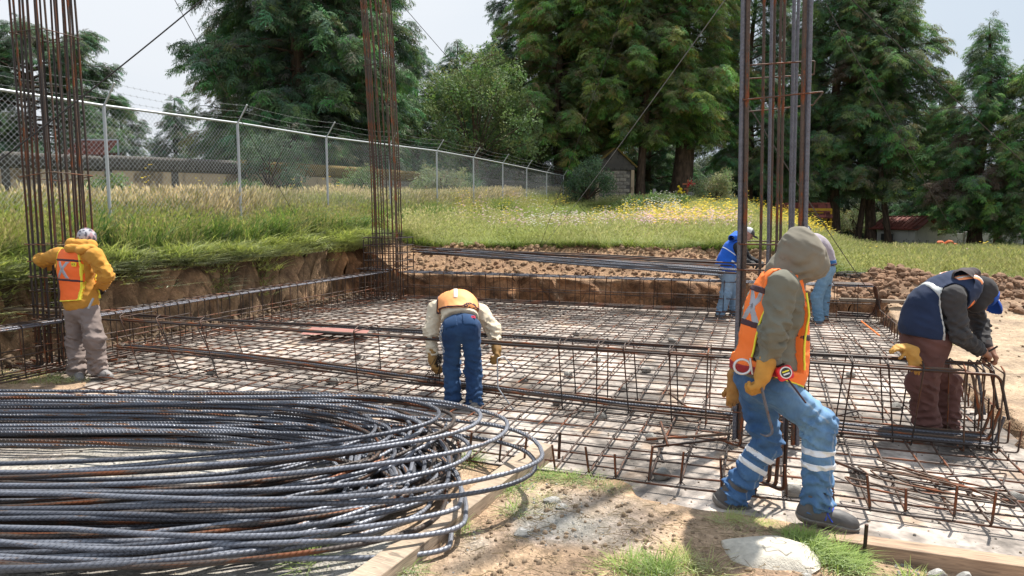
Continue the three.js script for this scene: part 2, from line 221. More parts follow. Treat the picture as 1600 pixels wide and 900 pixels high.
{ // near beam: loose, sagging, its stirrups not all tied yet
  const b = thing('rebar_beam', 'long near beam cage with slanting stirrups crossing the picture', 'rebar cage');
  const VN = 6.12, VF = 6.62;
  for (const [v, y, m, e] of [[VN, HB, M.darkBar, 1.72], [VN + .035, HB + .012, M.rustBar, 1.55], [VF - .17, HB + .02, M.darkBar, 1.74], [VF - .14, HB, M.steelBar2, 1.66]]) {
    const p = line(W(-7.3 + jit(.3), v + .05, y - .025), W(e, v, y + .01), 12).map((q) => q.add(new V3(0, jit(.006), jit(.012)))); p.push(W(e + .08, v, y - .36 - jit(.04)));
    part('bar', tube(rounded(p, .06, 4), .0115, 7), m, b); }
  for (let i = 0; i < 7; i++) { // the bottom bars hang slack on the left and lie on the mat on the right
    const v = 6.16 + i * .055, p = []; for (let k = 0; k <= 14; k++) { const t = k / 14, u = mix(-7.2 + jit(.02), -.15, t); p.push(W(u, v + .35 * Math.sin(t * 3) * (1 - t) * .4 + jit(.012), mix(.27, .095, sstep(0, 1, t)) - .02 * i / 6 + jit(.006) + (i % 2) * .02)); }
    part('bar', tube(p, .0105, 6), [M.darkBar, M.rustBar, M.darkBar, M.steelBar2][i % 4], b); }
  for (let i = 0; i < 8; i++) { const v = 6.10 + i * .05, p = [W(.02 + jit(.1), v, .10 + (i % 2) * .022), W(.9, v + jit(.012), .10 + jit(.008)), W(1.72 + jit(.04), v, .10)]; if (i % 2) p.push(W(1.79 + jit(.02), v, .33 + jit(.05))); part('bar', tube(rounded(p, .05, 4), .0115, 7), [M.darkBar, M.steelBar2, M.darkBar, M.rustBar][i % 4], b); }
  for (const [u, lean] of [[-7.0, .25], [-6.45, .3], [-5.85, .2], [-3.88, .03], [-1.72, .04], [-1.36, .0], [-1.12, .05], [-.72, .03], [-.40, .0], [.22, .02], [.40, .0], [.72, -.05], [.98, .05], [1.22, -.05], [1.50, .02], [1.63, .0], [1.69, .02], [1.75, -.01]])
    part('stirrup', stirrup(u, 6.37, 'v', .50 + jit(.03), HB + .016, lean * 1.2, .04 + jit(.015)), R1() < .25 ? M.rustBar : M.darkBar, b);
}
function cage(name, label, along, fixed, a0, a1, w, step, hasMid) {
  const b = thing(name, label, 'rebar cage'), A = (t, off, y) => along === 'v' ? W(fixed + off, t, y) : W(t, fixed + off, y);
  const n = Math.round((a1 - a0) / 1.2);
  for (const off of [-w / 2, -w / 6, w / 6, w / 2]) part('bar', wavy(A(a0, off, HB), A(a1, off, HB), n, .006, .0105), R1() < .35 ? M.matBar2 : M.bigBar, b);
  if (hasMid) for (const off of [-w / 2, w / 2]) part('bar', wavy(A(a0, off, .34), A(a1, off, .34), n, .008, .008), M.matBar, b);
  for (const off of [-w / 2, -w / 6, w / 6, w / 2]) part('bar', wavy(A(a0, off, .10), A(a1, off, .10), n, .006, .0105), M.matBar, b);
  for (let t = a0 + .1; t < a1; t += step) part('stirrup', stirrup(along === 'v' ? fixed + jit(.01) : t + jit(.03), along === 'v' ? t + jit(.03) : fixed + jit(.01), along === 'v' ? 'u' : 'v', w + .03, HB + .014, jit(.03), .085, false), R1() < .3 ? M.rustBar : M.darkBar, b);
  return b;
}
cage('rebar_beam', 'straight beam cage along the foot of the grassy left bank', 'v', -7.62, 4.2, 13.2, .34, .24, true);
cage('rebar_beam', 'back beam cage in front of the reddish cut, between corner column and right corner', 'u', 13.36, -7.2, 1.8, .42, .31, true);
cage('rebar_beam', 'short beam cage end beyond the middle column at the left bank', 'u', 13.75, -8.5, -7.6, .3, .2, true);
{ // short return at the far right corner, with hooked top bars
  const b = thing('rebar_beam', 'short hooked beam end at the far right corner of the mat', 'rebar cage');
  for (let i = 0; i < 4; i++) { const v = 13.16 + i * .12, p = [W(1.2, v, HB + .02), W(1.84, v, HB + .02), W(1.92, v, HB - .38)]; part('bar', tube(rounded(p, .07, 4), .013, 7), M.darkBar, b); }
  for (let i = 0; i < 3; i++) { const v = 13.2 + i * .15; part('bar', tube(rounded([W(1.3, v, .14), W(1.86, v, .13), W(1.94, v, .42)], .06, 4), .012, 7), M.darkBar, b); }
}
{ // low upstand along the right edge
  const b = thing('rebar_upstand', 'low row of upturned bar ends along the right edge of the mat', 'rebar edge');
  part('bar', wavy(W(1.90, 6.9, .24), W(1.90, 13.0, .26), 8, .01, .008), M.matBar, b);
  for (let v = 7.0; v < 13; v += .21) part('stirrup', tube(rounded([W(1.82, v, .07), W(1.905, v + jit(.02), .075), W(1.91 + jit(.015), v + jit(.02), .27 + jit(.03))], .02, 3), .0075, 5), M.darkBar, b);
}
function column(u, v, w, d, label, nb, H, r, ties, mats, cageTo, lean = 0) {
  const c = thing('rebar_column', label, 'rebar column', null, W(u, v, 0)), loc = (x, y, z) => new V3(x, y, z), per = [];
  for (let i = 0; i < nb; i++) { const t = i / nb * 2 * (w + d); let x, z; if (t < w) { x = t - w / 2; z = d / 2; } else if (t < w + d) { x = w / 2; z = d / 2 - (t - w); } else if (t < 2 * w + d) { x = w / 2 - (t - w - d); z = -d / 2; } else { x = -w / 2; z = -d / 2 + (t - 2 * w - d); } per.push([x + jit(.02), z + jit(.02)]); }
  per.forEach(([x, z], i) => { const lx = jit(.05), lz = jit(.05), p = [0, .35, .7, 1].map((t) => loc(x + (lx + lean) * t * t + jit(.006), .05 + t * H, z + lz * t * t)); const f = 1 / Math.hypot(x, z); p.unshift(loc(x + x * f * .28, .085, z + z * f * .28)); part('bar', tube(rounded(p, .05, 3), r * (.9 + .2 * R1()), 7), mats[Math.floor(R1() * mats.length)], c); });
  for (const [y, k, tilt, x] of ties) { const a = w / 2 + .015 + k, e = d / 2 + .015 + k, s = lean * (y / H) ** 2, p = [loc(-a + s, y, e), loc(a + (x || 0) + s, y + tilt, e), loc(a + s, y + tilt * .6, -e), loc(-a + s, y - tilt * .5, -e), loc(-a + s, y + .006, e + .004)]; part('tie', tube(rounded(p, .03, 3), .0058, 5), R1() < .4 ? M.rustBar : M.darkBar, c); }
  if (cageTo) { const a = w / 2 + .14; for (const [sx, sz] of [[-1, -1], [1, -1], [1, 1], [-1, 1], [-.6, 1], [.6, 1], [-1, .5], [1, .5], [1, -.3]]) part('dowel', tube(line(loc(sx * a + jit(.02), .05, sz * a), loc(sx * a + jit(.02), cageTo + jit(.05), sz * a), 2), .0115, 6), M.darkBar, c); for (let y = .72; y < cageTo; y += .16) { const q = a + .01; part('tie', tube(rounded([loc(-q, y, q), loc(q, y + jit(.01), q), loc(q, y, -q), loc(-q, y + jit(.01), -q), loc(-q, y + .004, q + .004)], .03, 3), .0095, 5), M.darkBar, c); } }
  return c;
}
column(-7.86, 6.12, .47, .46, 'tall dark rebar column beside the worker at the left bank', 20, 5.6, .0125, [[.2, 0, 0], [.33, 0, .02], [.47, 0, 0], [.62, 0, .01], [.78, 0, 0], [.95, 0, .01], [1.12, 0, 0], [1.30, 0, .01], [1.5, .01, 0], [2.28, .02, .05], [3.9, .01, 0]], [M.darkBar, M.darkBar, M.bigRust, M.matBar2]);
column(-7.50, 13.3, .48, .48, 'slender rusty rebar column at the back left corner of the mat', 19, 7.6, .0125, [[.25, 0, 0], [.45, 0, 0], [.75, 0, 0], [1.0, 0, 0], [1.22, 0, 0], [1.45, 0, 0], [3.05, 0, .01], [4.9, .0, .03]], [M.bigRust, M.bigRust, M.rustBar, M.matBar2], 1.36, -.32);
{ // the nearest column: bundled corner bars and a loose ring
  const c = thing('rebar_column', 'nearest rebar column of thick bundled bars behind the hooded worker', 'rebar column', null, W(.08, 6.1, 0)), L = (u, v, y) => new V3(u - .08, y, -(v - 6.1));
  const bars = [[-.155, 5.80, .017, 0], [-.115, 5.80, .017, 1], [-.135, 5.835, .016, 0], [-.15, 5.87, .016, 1], [.285, 5.80, .0165, 1], [.32, 5.80, .0165, 0], [.30, 5.835, .016, 0], [.0, 6.42, .0125, 1], [.06, 6.30, .013, 0], [.075, 6.46, .012, 1], [.16, 6.40, .012, 1], [.22, 6.02, .014, 0], [.235, 5.95, .012, 0], [-.13, 6.42, .012, 0], [.31, 6.42, .012, 1], [.12, 5.98, .011, 1]];
  for (const [u, v, r, k] of bars) { const lx = jit(.02) - .10, p = [0, .3, .65, 1].map((t) => L(u + lx * t * t + jit(.003), v + jit(.004), .05 + 5.4 * t)); part('bar', tube(p, r, 8), k ? M.bigRust : M.bigBar, c); }
  for (const [y, x0, x1, v0, v1, t] of [[2.72, -.17, .36, 5.77, 6.45, .03], [3.0, -.16, .33, 6.47, 5.9, .0], [1.62, -.17, .34, 5.77, 6.45, .0], [1.42, -.17, .33, 5.77, 6.46, .0], [.75, -.17, .34, 5.77, 6.46, 0], [.5, -.17, .34, 5.77, 6.46, 0], [.28, -.17, .34, 5.77, 6.46, 0]]) part('tie', tube(rounded([L(x0, v0, y), L(x1 + .03, v0, y + t), L(x1, v1, y + t), L(x0, v1, y), L(x0, v0 + .008, y + .008)], .03, 3), .006, 6), M.matBar, c);
  for (const [u, v, h, dx] of [[.19, 4.68, .60, 0], [.14, 4.73, .52, .02], [.10, 4.78, .50, .01], [.06, 4.83, .50, .03], [-.02, 4.9, .40, .02], [.02, 5.4, .7, 0], [-.1, 5.5, .65, .02], [.16, 5.3, .62, 0]]) part('dowel', tube(rounded([L(u - .12, v + .1, .09), L(u, v, .09), L(u + dx, v + .02, h)], .04, 4), .013, 7), R1() < .6 ? M.bigRust : M.darkBar, c);
}
// ------------------------------------------------------------------ fence, walls, small buildings, graves
const gY = (p) => ground(p.x, -p.z);
const onGround = (px, py, depth) => { const p = at(px, py, depth); p.y = gY(p); return p; };
{
  const f = thing('chain_link_fence', 'galvanised chain link fence with angled barbed wire arms on the grassy bank', 'fence'), R = rng(21), N = 11;
  const base = (n) => { const v = 8.51 + 3 * n; return W(-9.82 + .007 * n, v, ground(-9.8, v) - .1); };
  const railY = [3.52, 3.55, 3.64, 3.67, 3.76, 3.85, 3.87, 3.87, 3.86, 3.84, 3.84, 3.84], top = (n) => base(n).setY(railY[n + 1]);
  for (let n = -1; n < 10; n++) {
    const b = base(n), t = top(n); part('post', tube([b, t.clone().setY(t.y + .03)], .026, 10), M.galv, f);
    const a = part('arm', tube([t.clone().setY(t.y - .02), t.clone().add(new V3(.25, .34, 0))], .016, 6), M.galv, f); void a;
    if (n < 9) { part('rail', tube([t, top(n + 1)], .021, 8), M.galv, f); for (const k of [.3, .62, .95]) { const o = new V3(.25 * k, .34 * k, 0), p = line(t.clone().add(o), top(n + 1).add(o), 10).map((q, i) => q.setY(q.y - .05 * Math.sin(i / 10 * Math.PI) + (R() - .5) * .01)), parts = [tube(p, .002, 4, false)]; for (let i = 0; i < 24; i++) { const q = new V3().lerpVectors(p[Math.floor(i / 24 * 10)], p[Math.floor(i / 24 * 10) + 1], (i / 2.4) % 1); parts.push(tube([q.clone().add(new V3(.0, .018, .012)), q.clone().add(new V3(0, -.018, -.012))], .0025, 3, false)); } part('barbed_wire', mergeGeometries(parts), M.barb, f); }
      // the mesh: two families of bent wires
      const g = [], h = 2.2, pit = .085, A = t, B = top(n + 1), L = 3, q = (x, y) => { const k = x / L, p = new V3().lerpVectors(A, B, k); return p.setY(mix(A.y, B.y, k) - h + y + (R() - .5) * .008).add(new V3(.02 * Math.sin(y * 2 + n), 0, 0)); };
      for (const s of [1, -1]) for (let x = -h; x < L + h; x += pit) { let x0 = x, y0 = 0, x1 = x + s * h, y1 = h; if (s > 0) { if (x0 < 0) { y0 = -x0; x0 = 0; } if (x1 > L) { y1 = h - (x1 - L); x1 = L; } } else { if (x0 > L) { y0 = x0 - L; x0 = L; } if (x1 < 0) { y1 = h + x1; x1 = 0; } } if (y1 - y0 > .05) g.push(tube([q(x0, y0), q((x0 + x1) / 2, (y0 + y1) / 2), q(x1, y1)], .0019, 3, false)); }
      part('wire_mesh', mergeGeometries(g), M.galv, f).userData.kind = 'stuff'; }
  }
}
M.wallTan = mat([.85, .69, .52], .95, 0, { map: rep(T.plaster, 1 / 3), bumpMap: rep(T.soilBump, 1 / 1), bumpScale: .01 });
M.coping = mat([.17, .165, .165], .95, 0, { map: rep(T.plaster, 1 / 1.7), bumpMap: rep(T.soilBump, 1), bumpScale: .015 });
M.mossCoping = mat([.30, .22, .06], .95, 0, { map: rep(T.plaster, 1 / 1.7) });
M.blockTan = [[.44, .39, .32], [.50, .44, .36], [.38, .34, .29], [.46, .40, .31]].map((c) => mat(c, .95, 0, { map: rep(T.soil, 1 / .8), bumpMap: rep(T.soilBump, 1 / .5), bumpScale: .01 }));
M.mortar = mat([.22, .20, .18], .95, 0, { map: rep(T.soil, 1) });
const blockG = box(.40, .20, .19, 0, 0, 0, .015);
{ // the boundary wall behind the fence
  const w = thing('boundary_wall', 'long low tan wall with a dark weathered coping behind the fence', 'wall'), R = rng(31);
  const P = [[-29.5, 3.5, 3.74], [-22.2, 15.47, 3.77], [-20.9, 17.95, 3.8], [-18.5, 21.6, 3.86], [-16.7, 26.2, 3.88], [-15.4, 31.5, 3.87], [-14.3, 36.5, 3.86], [-12.6, 44.5, 3.74]].map(([u, v, y]) => W(u, v, y));
  const seg = (a, b, y0, y1, th, m, n, r = .02) => { const L = a.distanceTo(b), g = box(L, y1 - y0, th, 0, 0, 0, r), k = new THREE.Mesh(g, m); const md = a.clone().add(b).multiplyScalar(.5); k.position.set(md.x, (y0 + y1) / 2, md.z); k.rotation.y = -Math.atan2(b.z - a.z, b.x - a.x); k.name = n; w.add(k); return k; };
  for (let i = 0; i < P.length - 1; i++) {
    const a = P[i], b = P[i + 1], y = (a.y + b.y) / 2, far = i >= 4;
    if (!far) seg(a, b, 1.2, y - .5, .2, M.wallTan, 'wall_panel');
    else { seg(a, b, 1.2, y - .46, .14, M.mortar, 'wall_panel'); const L = Math.hypot(b.x - a.x, b.z - a.z), nb = Math.round(L / .42); for (let r = 0; r < 7; r++) for (let c = 0; c < nb; c++) { const t = (c + .5 + (r % 2 ? .25 : -.25)) / nb; if (t < 0 || t > 1) continue; const q = new V3().lerpVectors(a, b, t), m = new THREE.Mesh(blockG, M.blockTan[Math.floor(R() * 4)]); m.position.set(q.x, y - .57 - r * .22, q.z); m.rotation.y = -Math.atan2(b.z - a.z, b.x - a.x) + (R() - .5) * .012; m.name = 'block'; w.add(m); } }
    const c = seg(a, b, y - .5 + .003, y, .42, i === 3 || i === 4 ? M.mossCoping : M.coping, 'coping', .14); c.scale.x = 1.005; if (i >= 5) c.material = M.coping;
    for (const t of [.03, .5]) { const q = new V3().lerpVectors(a, b, t); if (!far) { const m = part('pier', box(.22, y - 1.7, .28, 0, 0, 0), M.coping, w); m.position.set(q.x, (y - .5 + 1.2) / 2, q.z); m.rotation.y = -Math.atan2(b.z - a.z, b.x - a.x); } }
  }
}
{ // chapel-like block hut among the trees
  const p = at(960, 300, 44), h = thing('block_hut', 'small gabled block hut in the tree shade beyond the fence end', 'hut', null, p.setY(gY(p) - .1)), R = rng(41); h.rotation.y = YAW + .12;
  part('wall', box(2.42, 2.7, 2.6, 0, 1.35, -1.3), M.mortar, h);
  for (let r = 0; r < 10; r++) for (let c = 0; c < 5; c++) { const x = -.95 + c * .425 + (r % 2 ? .2 : 0); if (x > .9) continue; const b = part('block', blockG, M.blockTan[Math.floor(R() * 4)], h); b.position.set(x, .14 + r * .222, -.05 + (R() - .5) * .015); b.rotation.y = (R() - .5) * .01; b.scale.set(1, 1.02, 1); }
  for (const x of [-1.12, 1.12]) part('pilaster', box(.2, 2.5, .24, x, 1.25, -.01), M.wallTan, h);
  part('lintel', box(2.5, .26, .26, 0, 2.42, .0), M.coping, h);
  const sh = new THREE.Shape([[-1.25, 0], [1.25, 0], [.15, .95], [-.15, .95]].map(([x, y]) => new THREE.Vector2(x, y))), g = new THREE.ExtrudeGeometry(sh, { depth: 2.6, bevelEnabled: false }); g.translate(0, 2.56, -2.55); part('gable', g, M.coping, h);
  for (const s of [-1, 1]) { const e = part('roof_slab', box(1.75, .1, 2.9, 0, 0, 0), M.mossCoping, h); e.position.set(s * .72, 3.03, -1.25); e.rotation.z = -s * .72; }
}
M.redRoof = mat([.50, .15, .13], .75, 0, { map: rep(T.plaster, 1 / 2) });
M.yellow = mat([.90, .55, .03], .8, 0, { map: rep(T.plaster, 1 / 2) });
M.whiteWash = mat([.86, .90, .92], .9, 0, { map: rep(T.plaster, 1 / 3) });
M.darkIn = mat([.03, .03, .03], .9);
M.stone = mat([.55, .53, .5], .9, 0, { map: rep(T.soil, 2) });
function house(px, py, depth, yaw, w, d, hh, rise, wallM, name, label, extra) {
  const p = at(px, py, depth), o = thing(name, label, 'house', null, p.setY(gY(p) - .2)); o.rotation.y = YAW + yaw;
  part('wall', box(w, hh, d, 0, hh / 2, 0, .02), wallM, o);
  const sh = new THREE.Shape([[-d / 2 - .001, 0], [d / 2, 0], [0, rise]].map(([x, y]) => new THREE.Vector2(x, y))), g = new THREE.ExtrudeGeometry(sh, { depth: w - .02, bevelEnabled: false }); g.rotateY(Math.PI / 2); g.translate(-w / 2 + .01, hh, 0); part('gable', g, wallM, o);
  const sl = Math.atan2(rise, d / 2), L = Math.hypot(rise, d / 2) + .45;
  for (const s of [-1, 1]) { const r = part('roof', box(w + .8, .09, L, 0, 0, 0), M.redRoof, o); r.position.set(0, hh + rise / 2 + .02 - .12, s * (d / 4 + .12)); r.rotation.x = s * sl; for (let i = 0; i < 9; i++) { const k = part('roof_rib', box(.05, .05, L, -w / 2 + i * w / 8, .06, 0), M.redRoof, r); void k; } }
  extra(o); return o;
}
house(1252, 356, 46, -.3, 2.5, 2.4, 1.25, .7, M.yellow, 'yellow_house', 'yellow house with a red roof behind the nearest rebar column', (o) => { for (const x of [-.75, .1, .85]) { const f = part('window', box(.5, .7, .08, x, .95, 1.21), M.darkIn, o); part('frame', box(.6, .1, .12, x, 1.36, 1.21), M.yellow, f); } part('door', box(.06, 1.3, .7, 1.26, .75, .3), M.darkIn, o); part('beam', box(3.2, .16, .16, 0, 1.55, 1.34), M.yellow, o); for (const z of [-1.15, 1.15]) part('post', box(.12, 1.6, .12, 1.6, .8, z), M.yellow, o); });
house(1416, 380, 46, -1.1, 2.6, 2.3, 1.75, .6, M.whiteWash, 'white_house', 'small white house with a red roof at the far meadow edge', (o) => { const f = part('window', box(.8, .7, .06, -.5, .9, 1.27), M.darkIn, o); part('frame', box(.92, .07, .1, -.5, 1.28, 1.27), M.whiteWash, f); part('door', box(.06, 1.2, .7, -1.72, .65, 0), M.darkIn, o); });
{ const p = at(1560, 388, 50), o = thing('white_wall', 'low whitewashed wall in shade at the far right treeline', 'wall', null, p.setY(gY(p))); o.rotation.y = YAW; for (let i = 0; i < 4; i++) { part('wall_panel', box(2.1, .95, .16, -3.6 + i * 2.4, .45, 0, .02), M.whiteWash, o); part('pier', box(.3, 1.1, .26, -2.4 + i * 2.4, .5, .05), M.stone, o); } }
{ const R = rng(44); for (let i = 0; i < 5; i++) { const p = at(1462 + i * 7, 386 - (i % 2) * 3, 46); one('debris_lump', rockGeo(i + 3, .34, .22, .28, .3, 2).rotateY(R() * 6).translate(p.x, gY(p) + .22 + (i % 2) * .2, p.z), M.orangePile ||= mat([.55, .13, .03], .8), ['leftmost orange lump in the low pile beside the white house', 'second orange lump from the left beside the white house', 'middle orange lump of the pile beside the white house', 'fourth orange lump from the left beside the white house', 'rightmost orange lump of the pile beside the white house'][i], 'debris', 'orange lumps by the white house'); } }
{ // graves under the trees
  M.crossRed = mat([.33, .11, .05], .8); M.petalY = mat([.85, .62, .02], .7); M.petalR = mat([.5, .02, .03], .7); M.leafy = mat([.05, .10, .03], .7, 0, { side: THREE.DoubleSide });
  const p = at(1074, 318, 42), y = gY(p);
  const c = thing('grave_cross', 'brown wooden grave cross on a pale plinth under the trees', 'cross', null, p.clone().setY(y)); c.rotation.y = YAW;
  part('plinth', box(.72, .30, .4, 0, .15, 0, .02), M.stone, c); part('upright', box(.1, 1.15, .09, 0, .86, 0), M.crossRed, c); part('arm', box(.62, .1, .085, 0, 1.18, .004), M.crossRed, c); part('arm', box(.42, .09, .085, 0, .9, .004), M.crossRed, c);
  for (const [dx, l] of [[-.46, 'square pale flower pot just left of the grave cross'], [.2, 'small pale flower pot in front of the grave cross']]) { const q = p.clone().add(new V3(dx * CT, 0, -dx * ST * -1)); const v = thing('flower_vase', l, 'vase', null, q.setY(y + (dx > 0 ? .3 : .0))); part('pot', new THREE.LatheGeometry([[.0, 0], [.14, 0], [.19, .36], [.21, .4], [.17, .4], [.15, .3]].map(([a, b]) => new THREE.Vector2(a, b)), 14), M.stone, v); const R = rng(55 + dx * 10), g = [], h = []; for (let i = 0; i < 16; i++) { const a = R() * 6.28, r = R() * .28, t = new V3(Math.cos(a) * r, .65 + R() * .4, Math.sin(a) * r); g.push(tube([new V3(0, .36, 0), t], .008, 3)); const f = new THREE.IcosahedronGeometry(.055 + R() * .03, 1).translate(t.x, t.y, t.z); h.push(f); } part('stems', mergeGeometries(g), M.leafy, v); part('flowers', mergeGeometries(h), dx < 0 ? M.petalY : M.petalR, v); }
  const q = at(1022, 316, 41), t = thing('tombstone', 'small ochre tombstone with a square cap beside the pale trunk base', 'tombstone', null, q.setY(gY(q))); t.rotation.y = YAW; part('body', box(.55, .5, .35, 0, .25, 0, .02), M.wallTan, t); part('slab', box(.64, .1, .42, 0, .54, 0, .02), M.wallTan, t); part('cap', box(.17, .3, .17, 0, .74, 0, .02), M.stone, t);
}
{ // rusty roof frame peeping over the wall at the left
  const p = at(150, 240, 27), o = thing('roof_frame', 'rusty red sheet lean-to roof on a white frame behind the wall', 'shed', null, p.setY(3.2)); o.rotation.y = YAW; M.rustSheet ||= mat([.28, .07, .04], .85, .1, { map: rep(T.plaster, 1) });
  for (let i = 0; i < 6; i++) { const s = part('sheet', box(.24, .035, 1.2, -.75 + i * .27, 1.05, -.5), M.rustSheet, o); s.rotation.x = .55; } part('bar', box(1.7, .05, .05, 0, 1.45, 0), M.galv, o); for (const x of [-.85, .85]) part('post', box(.05, 1.9, .05, x, .5, 0), M.galv, o); part('sheet_wall', box(1.6, .9, .04, 0, .55, -.3), M.rustSheet, o);
}
// guy wires
for (const [l, a, b, r] of [
  ['thick twisted guy wire crossing the left column towards the lower left', at(420, -88, 9), at(-70, 303, 7.4), .0085],
  ['thin guy wire slanting down the sky to the left bank', at(178, -175, 9), at(472, 356, 15), .005],
  ['thin guy wire from the back left column down to the bushes', at(600, -25, 15), at(930, 349, 25), .007],
  ['pale guy wire slanting from the upper trees down to the spoil lip', at(1165, -45, 5.7), gp(838, 398, .95), .0038],
  ['thin guy wire running to the right out of the picture', at(1250, -80, 5.7), at(1700, 341, 9), .0045],
  ['dark guy wire from the nearest column to the ground by the spoil heap', at(1160, 150, 6.3), gp(1375, 479, .1), .006],
  ['thin guy wire across the dark trees to the right meadow', at(1290, 5, 8), at(1522, 416, 20), .005],
  ['faint guy wire falling steeply past the block hut', at(992, -36, 9), gp(838, 400, .95), .0045]]) one('guy_wire', tube(line(a, b, 24).map((p, i) => p.setY(p.y - .05 * Math.sin(i / 24 * Math.PI))), r, 5), l.startsWith('pale') ? M.barb : M.wire, l, 'guy wire');
// ------------------------------------------------------------------ trees and shrubs
const leafM = (r, g, b) => new THREE.MeshPhysicalMaterial({ color: lin(r, g, b), roughness: 1, side: THREE.DoubleSide, transmission: .36, thickness: 0, vertexColors: false });
M.needle = leafM(1, 1, 1); M.leaf = leafM(1, 1, 1); M.blade = leafM(1, 1, 1);
function quadLeaf(P, I, a, b, n, w) { // a folded leaf from a to b
  const s = new V3().crossVectors(new V3().subVectors(b, a), n).normalize().multiplyScalar(w), m = new V3().lerpVectors(a, b, .45), k = P.length / 3;
  for (const q of [a, m.clone().add(s), b, m.clone().sub(s)]) P.push(q.x, q.y, q.z); I.push(k, k + 1, k + 2, k, k + 2, k + 3);
}
const fromPI = (P, I) => { const g = new THREE.BufferGeometry(); g.setAttribute('position', new THREE.Float32BufferAttribute(P, 3)); g.setIndex(I); g.computeVertexNormals(); return g; };
function frondGeo(seed, n = 26, droop = .38) { // a drooping conifer spray, 1 m long along +z, its twigs all round the stem
  const R = rng(seed), P = [], I = [], ax = (t) => new V3((R() - .5) * .04, .10 * t - droop * t * t, t);
  for (let i = 0; i < n; i++) { const t = .04 + .96 * (i / (n - 1)), o = ax(t), s = i % 2 ? 1 : -1, a = (R() - .42) * 1.9, L = (.40 * (1 - .6 * t) + .08) * (.6 + .7 * R()), dir = new V3(s * Math.cos(a) * .85, Math.sin(a) * .7 - .05, .45 + .5 * R()).normalize();
    let p = o; for (let k = 0; k < 3; k++) { const q = p.clone().addScaledVector(dir, L / 2.6); q.y -= .025 * (k + 1) + (R() - .5) * .05; for (const sd of [-1, 1]) quadLeaf(P, I, p, q.clone().add(new V3((R() - .5) * .07 + sd * .03 * dir.z, -.03 * R() - .012, (R() - .5) * .07 - sd * .03 * dir.x)), new V3(R() - .5, .8, R() - .5), .011 + .011 * R()); p = p.clone().lerp(q, .85); dir.y -= .1; } }
  return fromPI(P, I);
}
function clumpGeo(seed, n = 26, size = .13, spread = .5) { // a loose ball of broad leaves, about 1 m across
  const R = rng(seed), P = [], I = [];
  for (let i = 0; i < n; i++) { const d = new V3(R() - .5, R() - .5, R() - .5).normalize(), c = d.clone().multiplyScalar(spread * Math.cbrt(R() * .9 + .1)), a = new V3(R() - .5, R() * .3 - .35, R() - .5).normalize(); quadLeaf(P, I, c, c.clone().addScaledVector(a, size * (1 + R())), new V3(R() - .5, 1.2, R() - .5).add(d.multiplyScalar(.5)), size * .38); }
  return fromPI(P, I);
}
const FR = [1, 2, 3, 4].map((s) => frondGeo(s * 7, 26, .25 + .13 * (s % 3))), CL = [1, 2, 3].map((s) => clumpGeo(s * 13, 34)), CLs = [4, 5].map((s) => clumpGeo(s * 13, 46, .085));
function instances(name, geos, mt, list, parent, kind) { // list of [position, quaternion, scale, colour]
  geos.forEach((g, gi) => { const l = list.filter((_, i) => i % geos.length === gi); if (!l.length) return; const im = new THREE.InstancedMesh(g, mt, l.length), m4 = new THREE.Matrix4(); l.forEach(([p, q, s, c], i) => { im.setMatrixAt(i, m4.compose(p, q, s)); im.setColorAt(i, c); }); im.name = parent ? name : numbered(name); im.castShadow = im.receiveShadow = true; if (kind) im.userData.kind = kind; (parent || scene).add(im); });
}

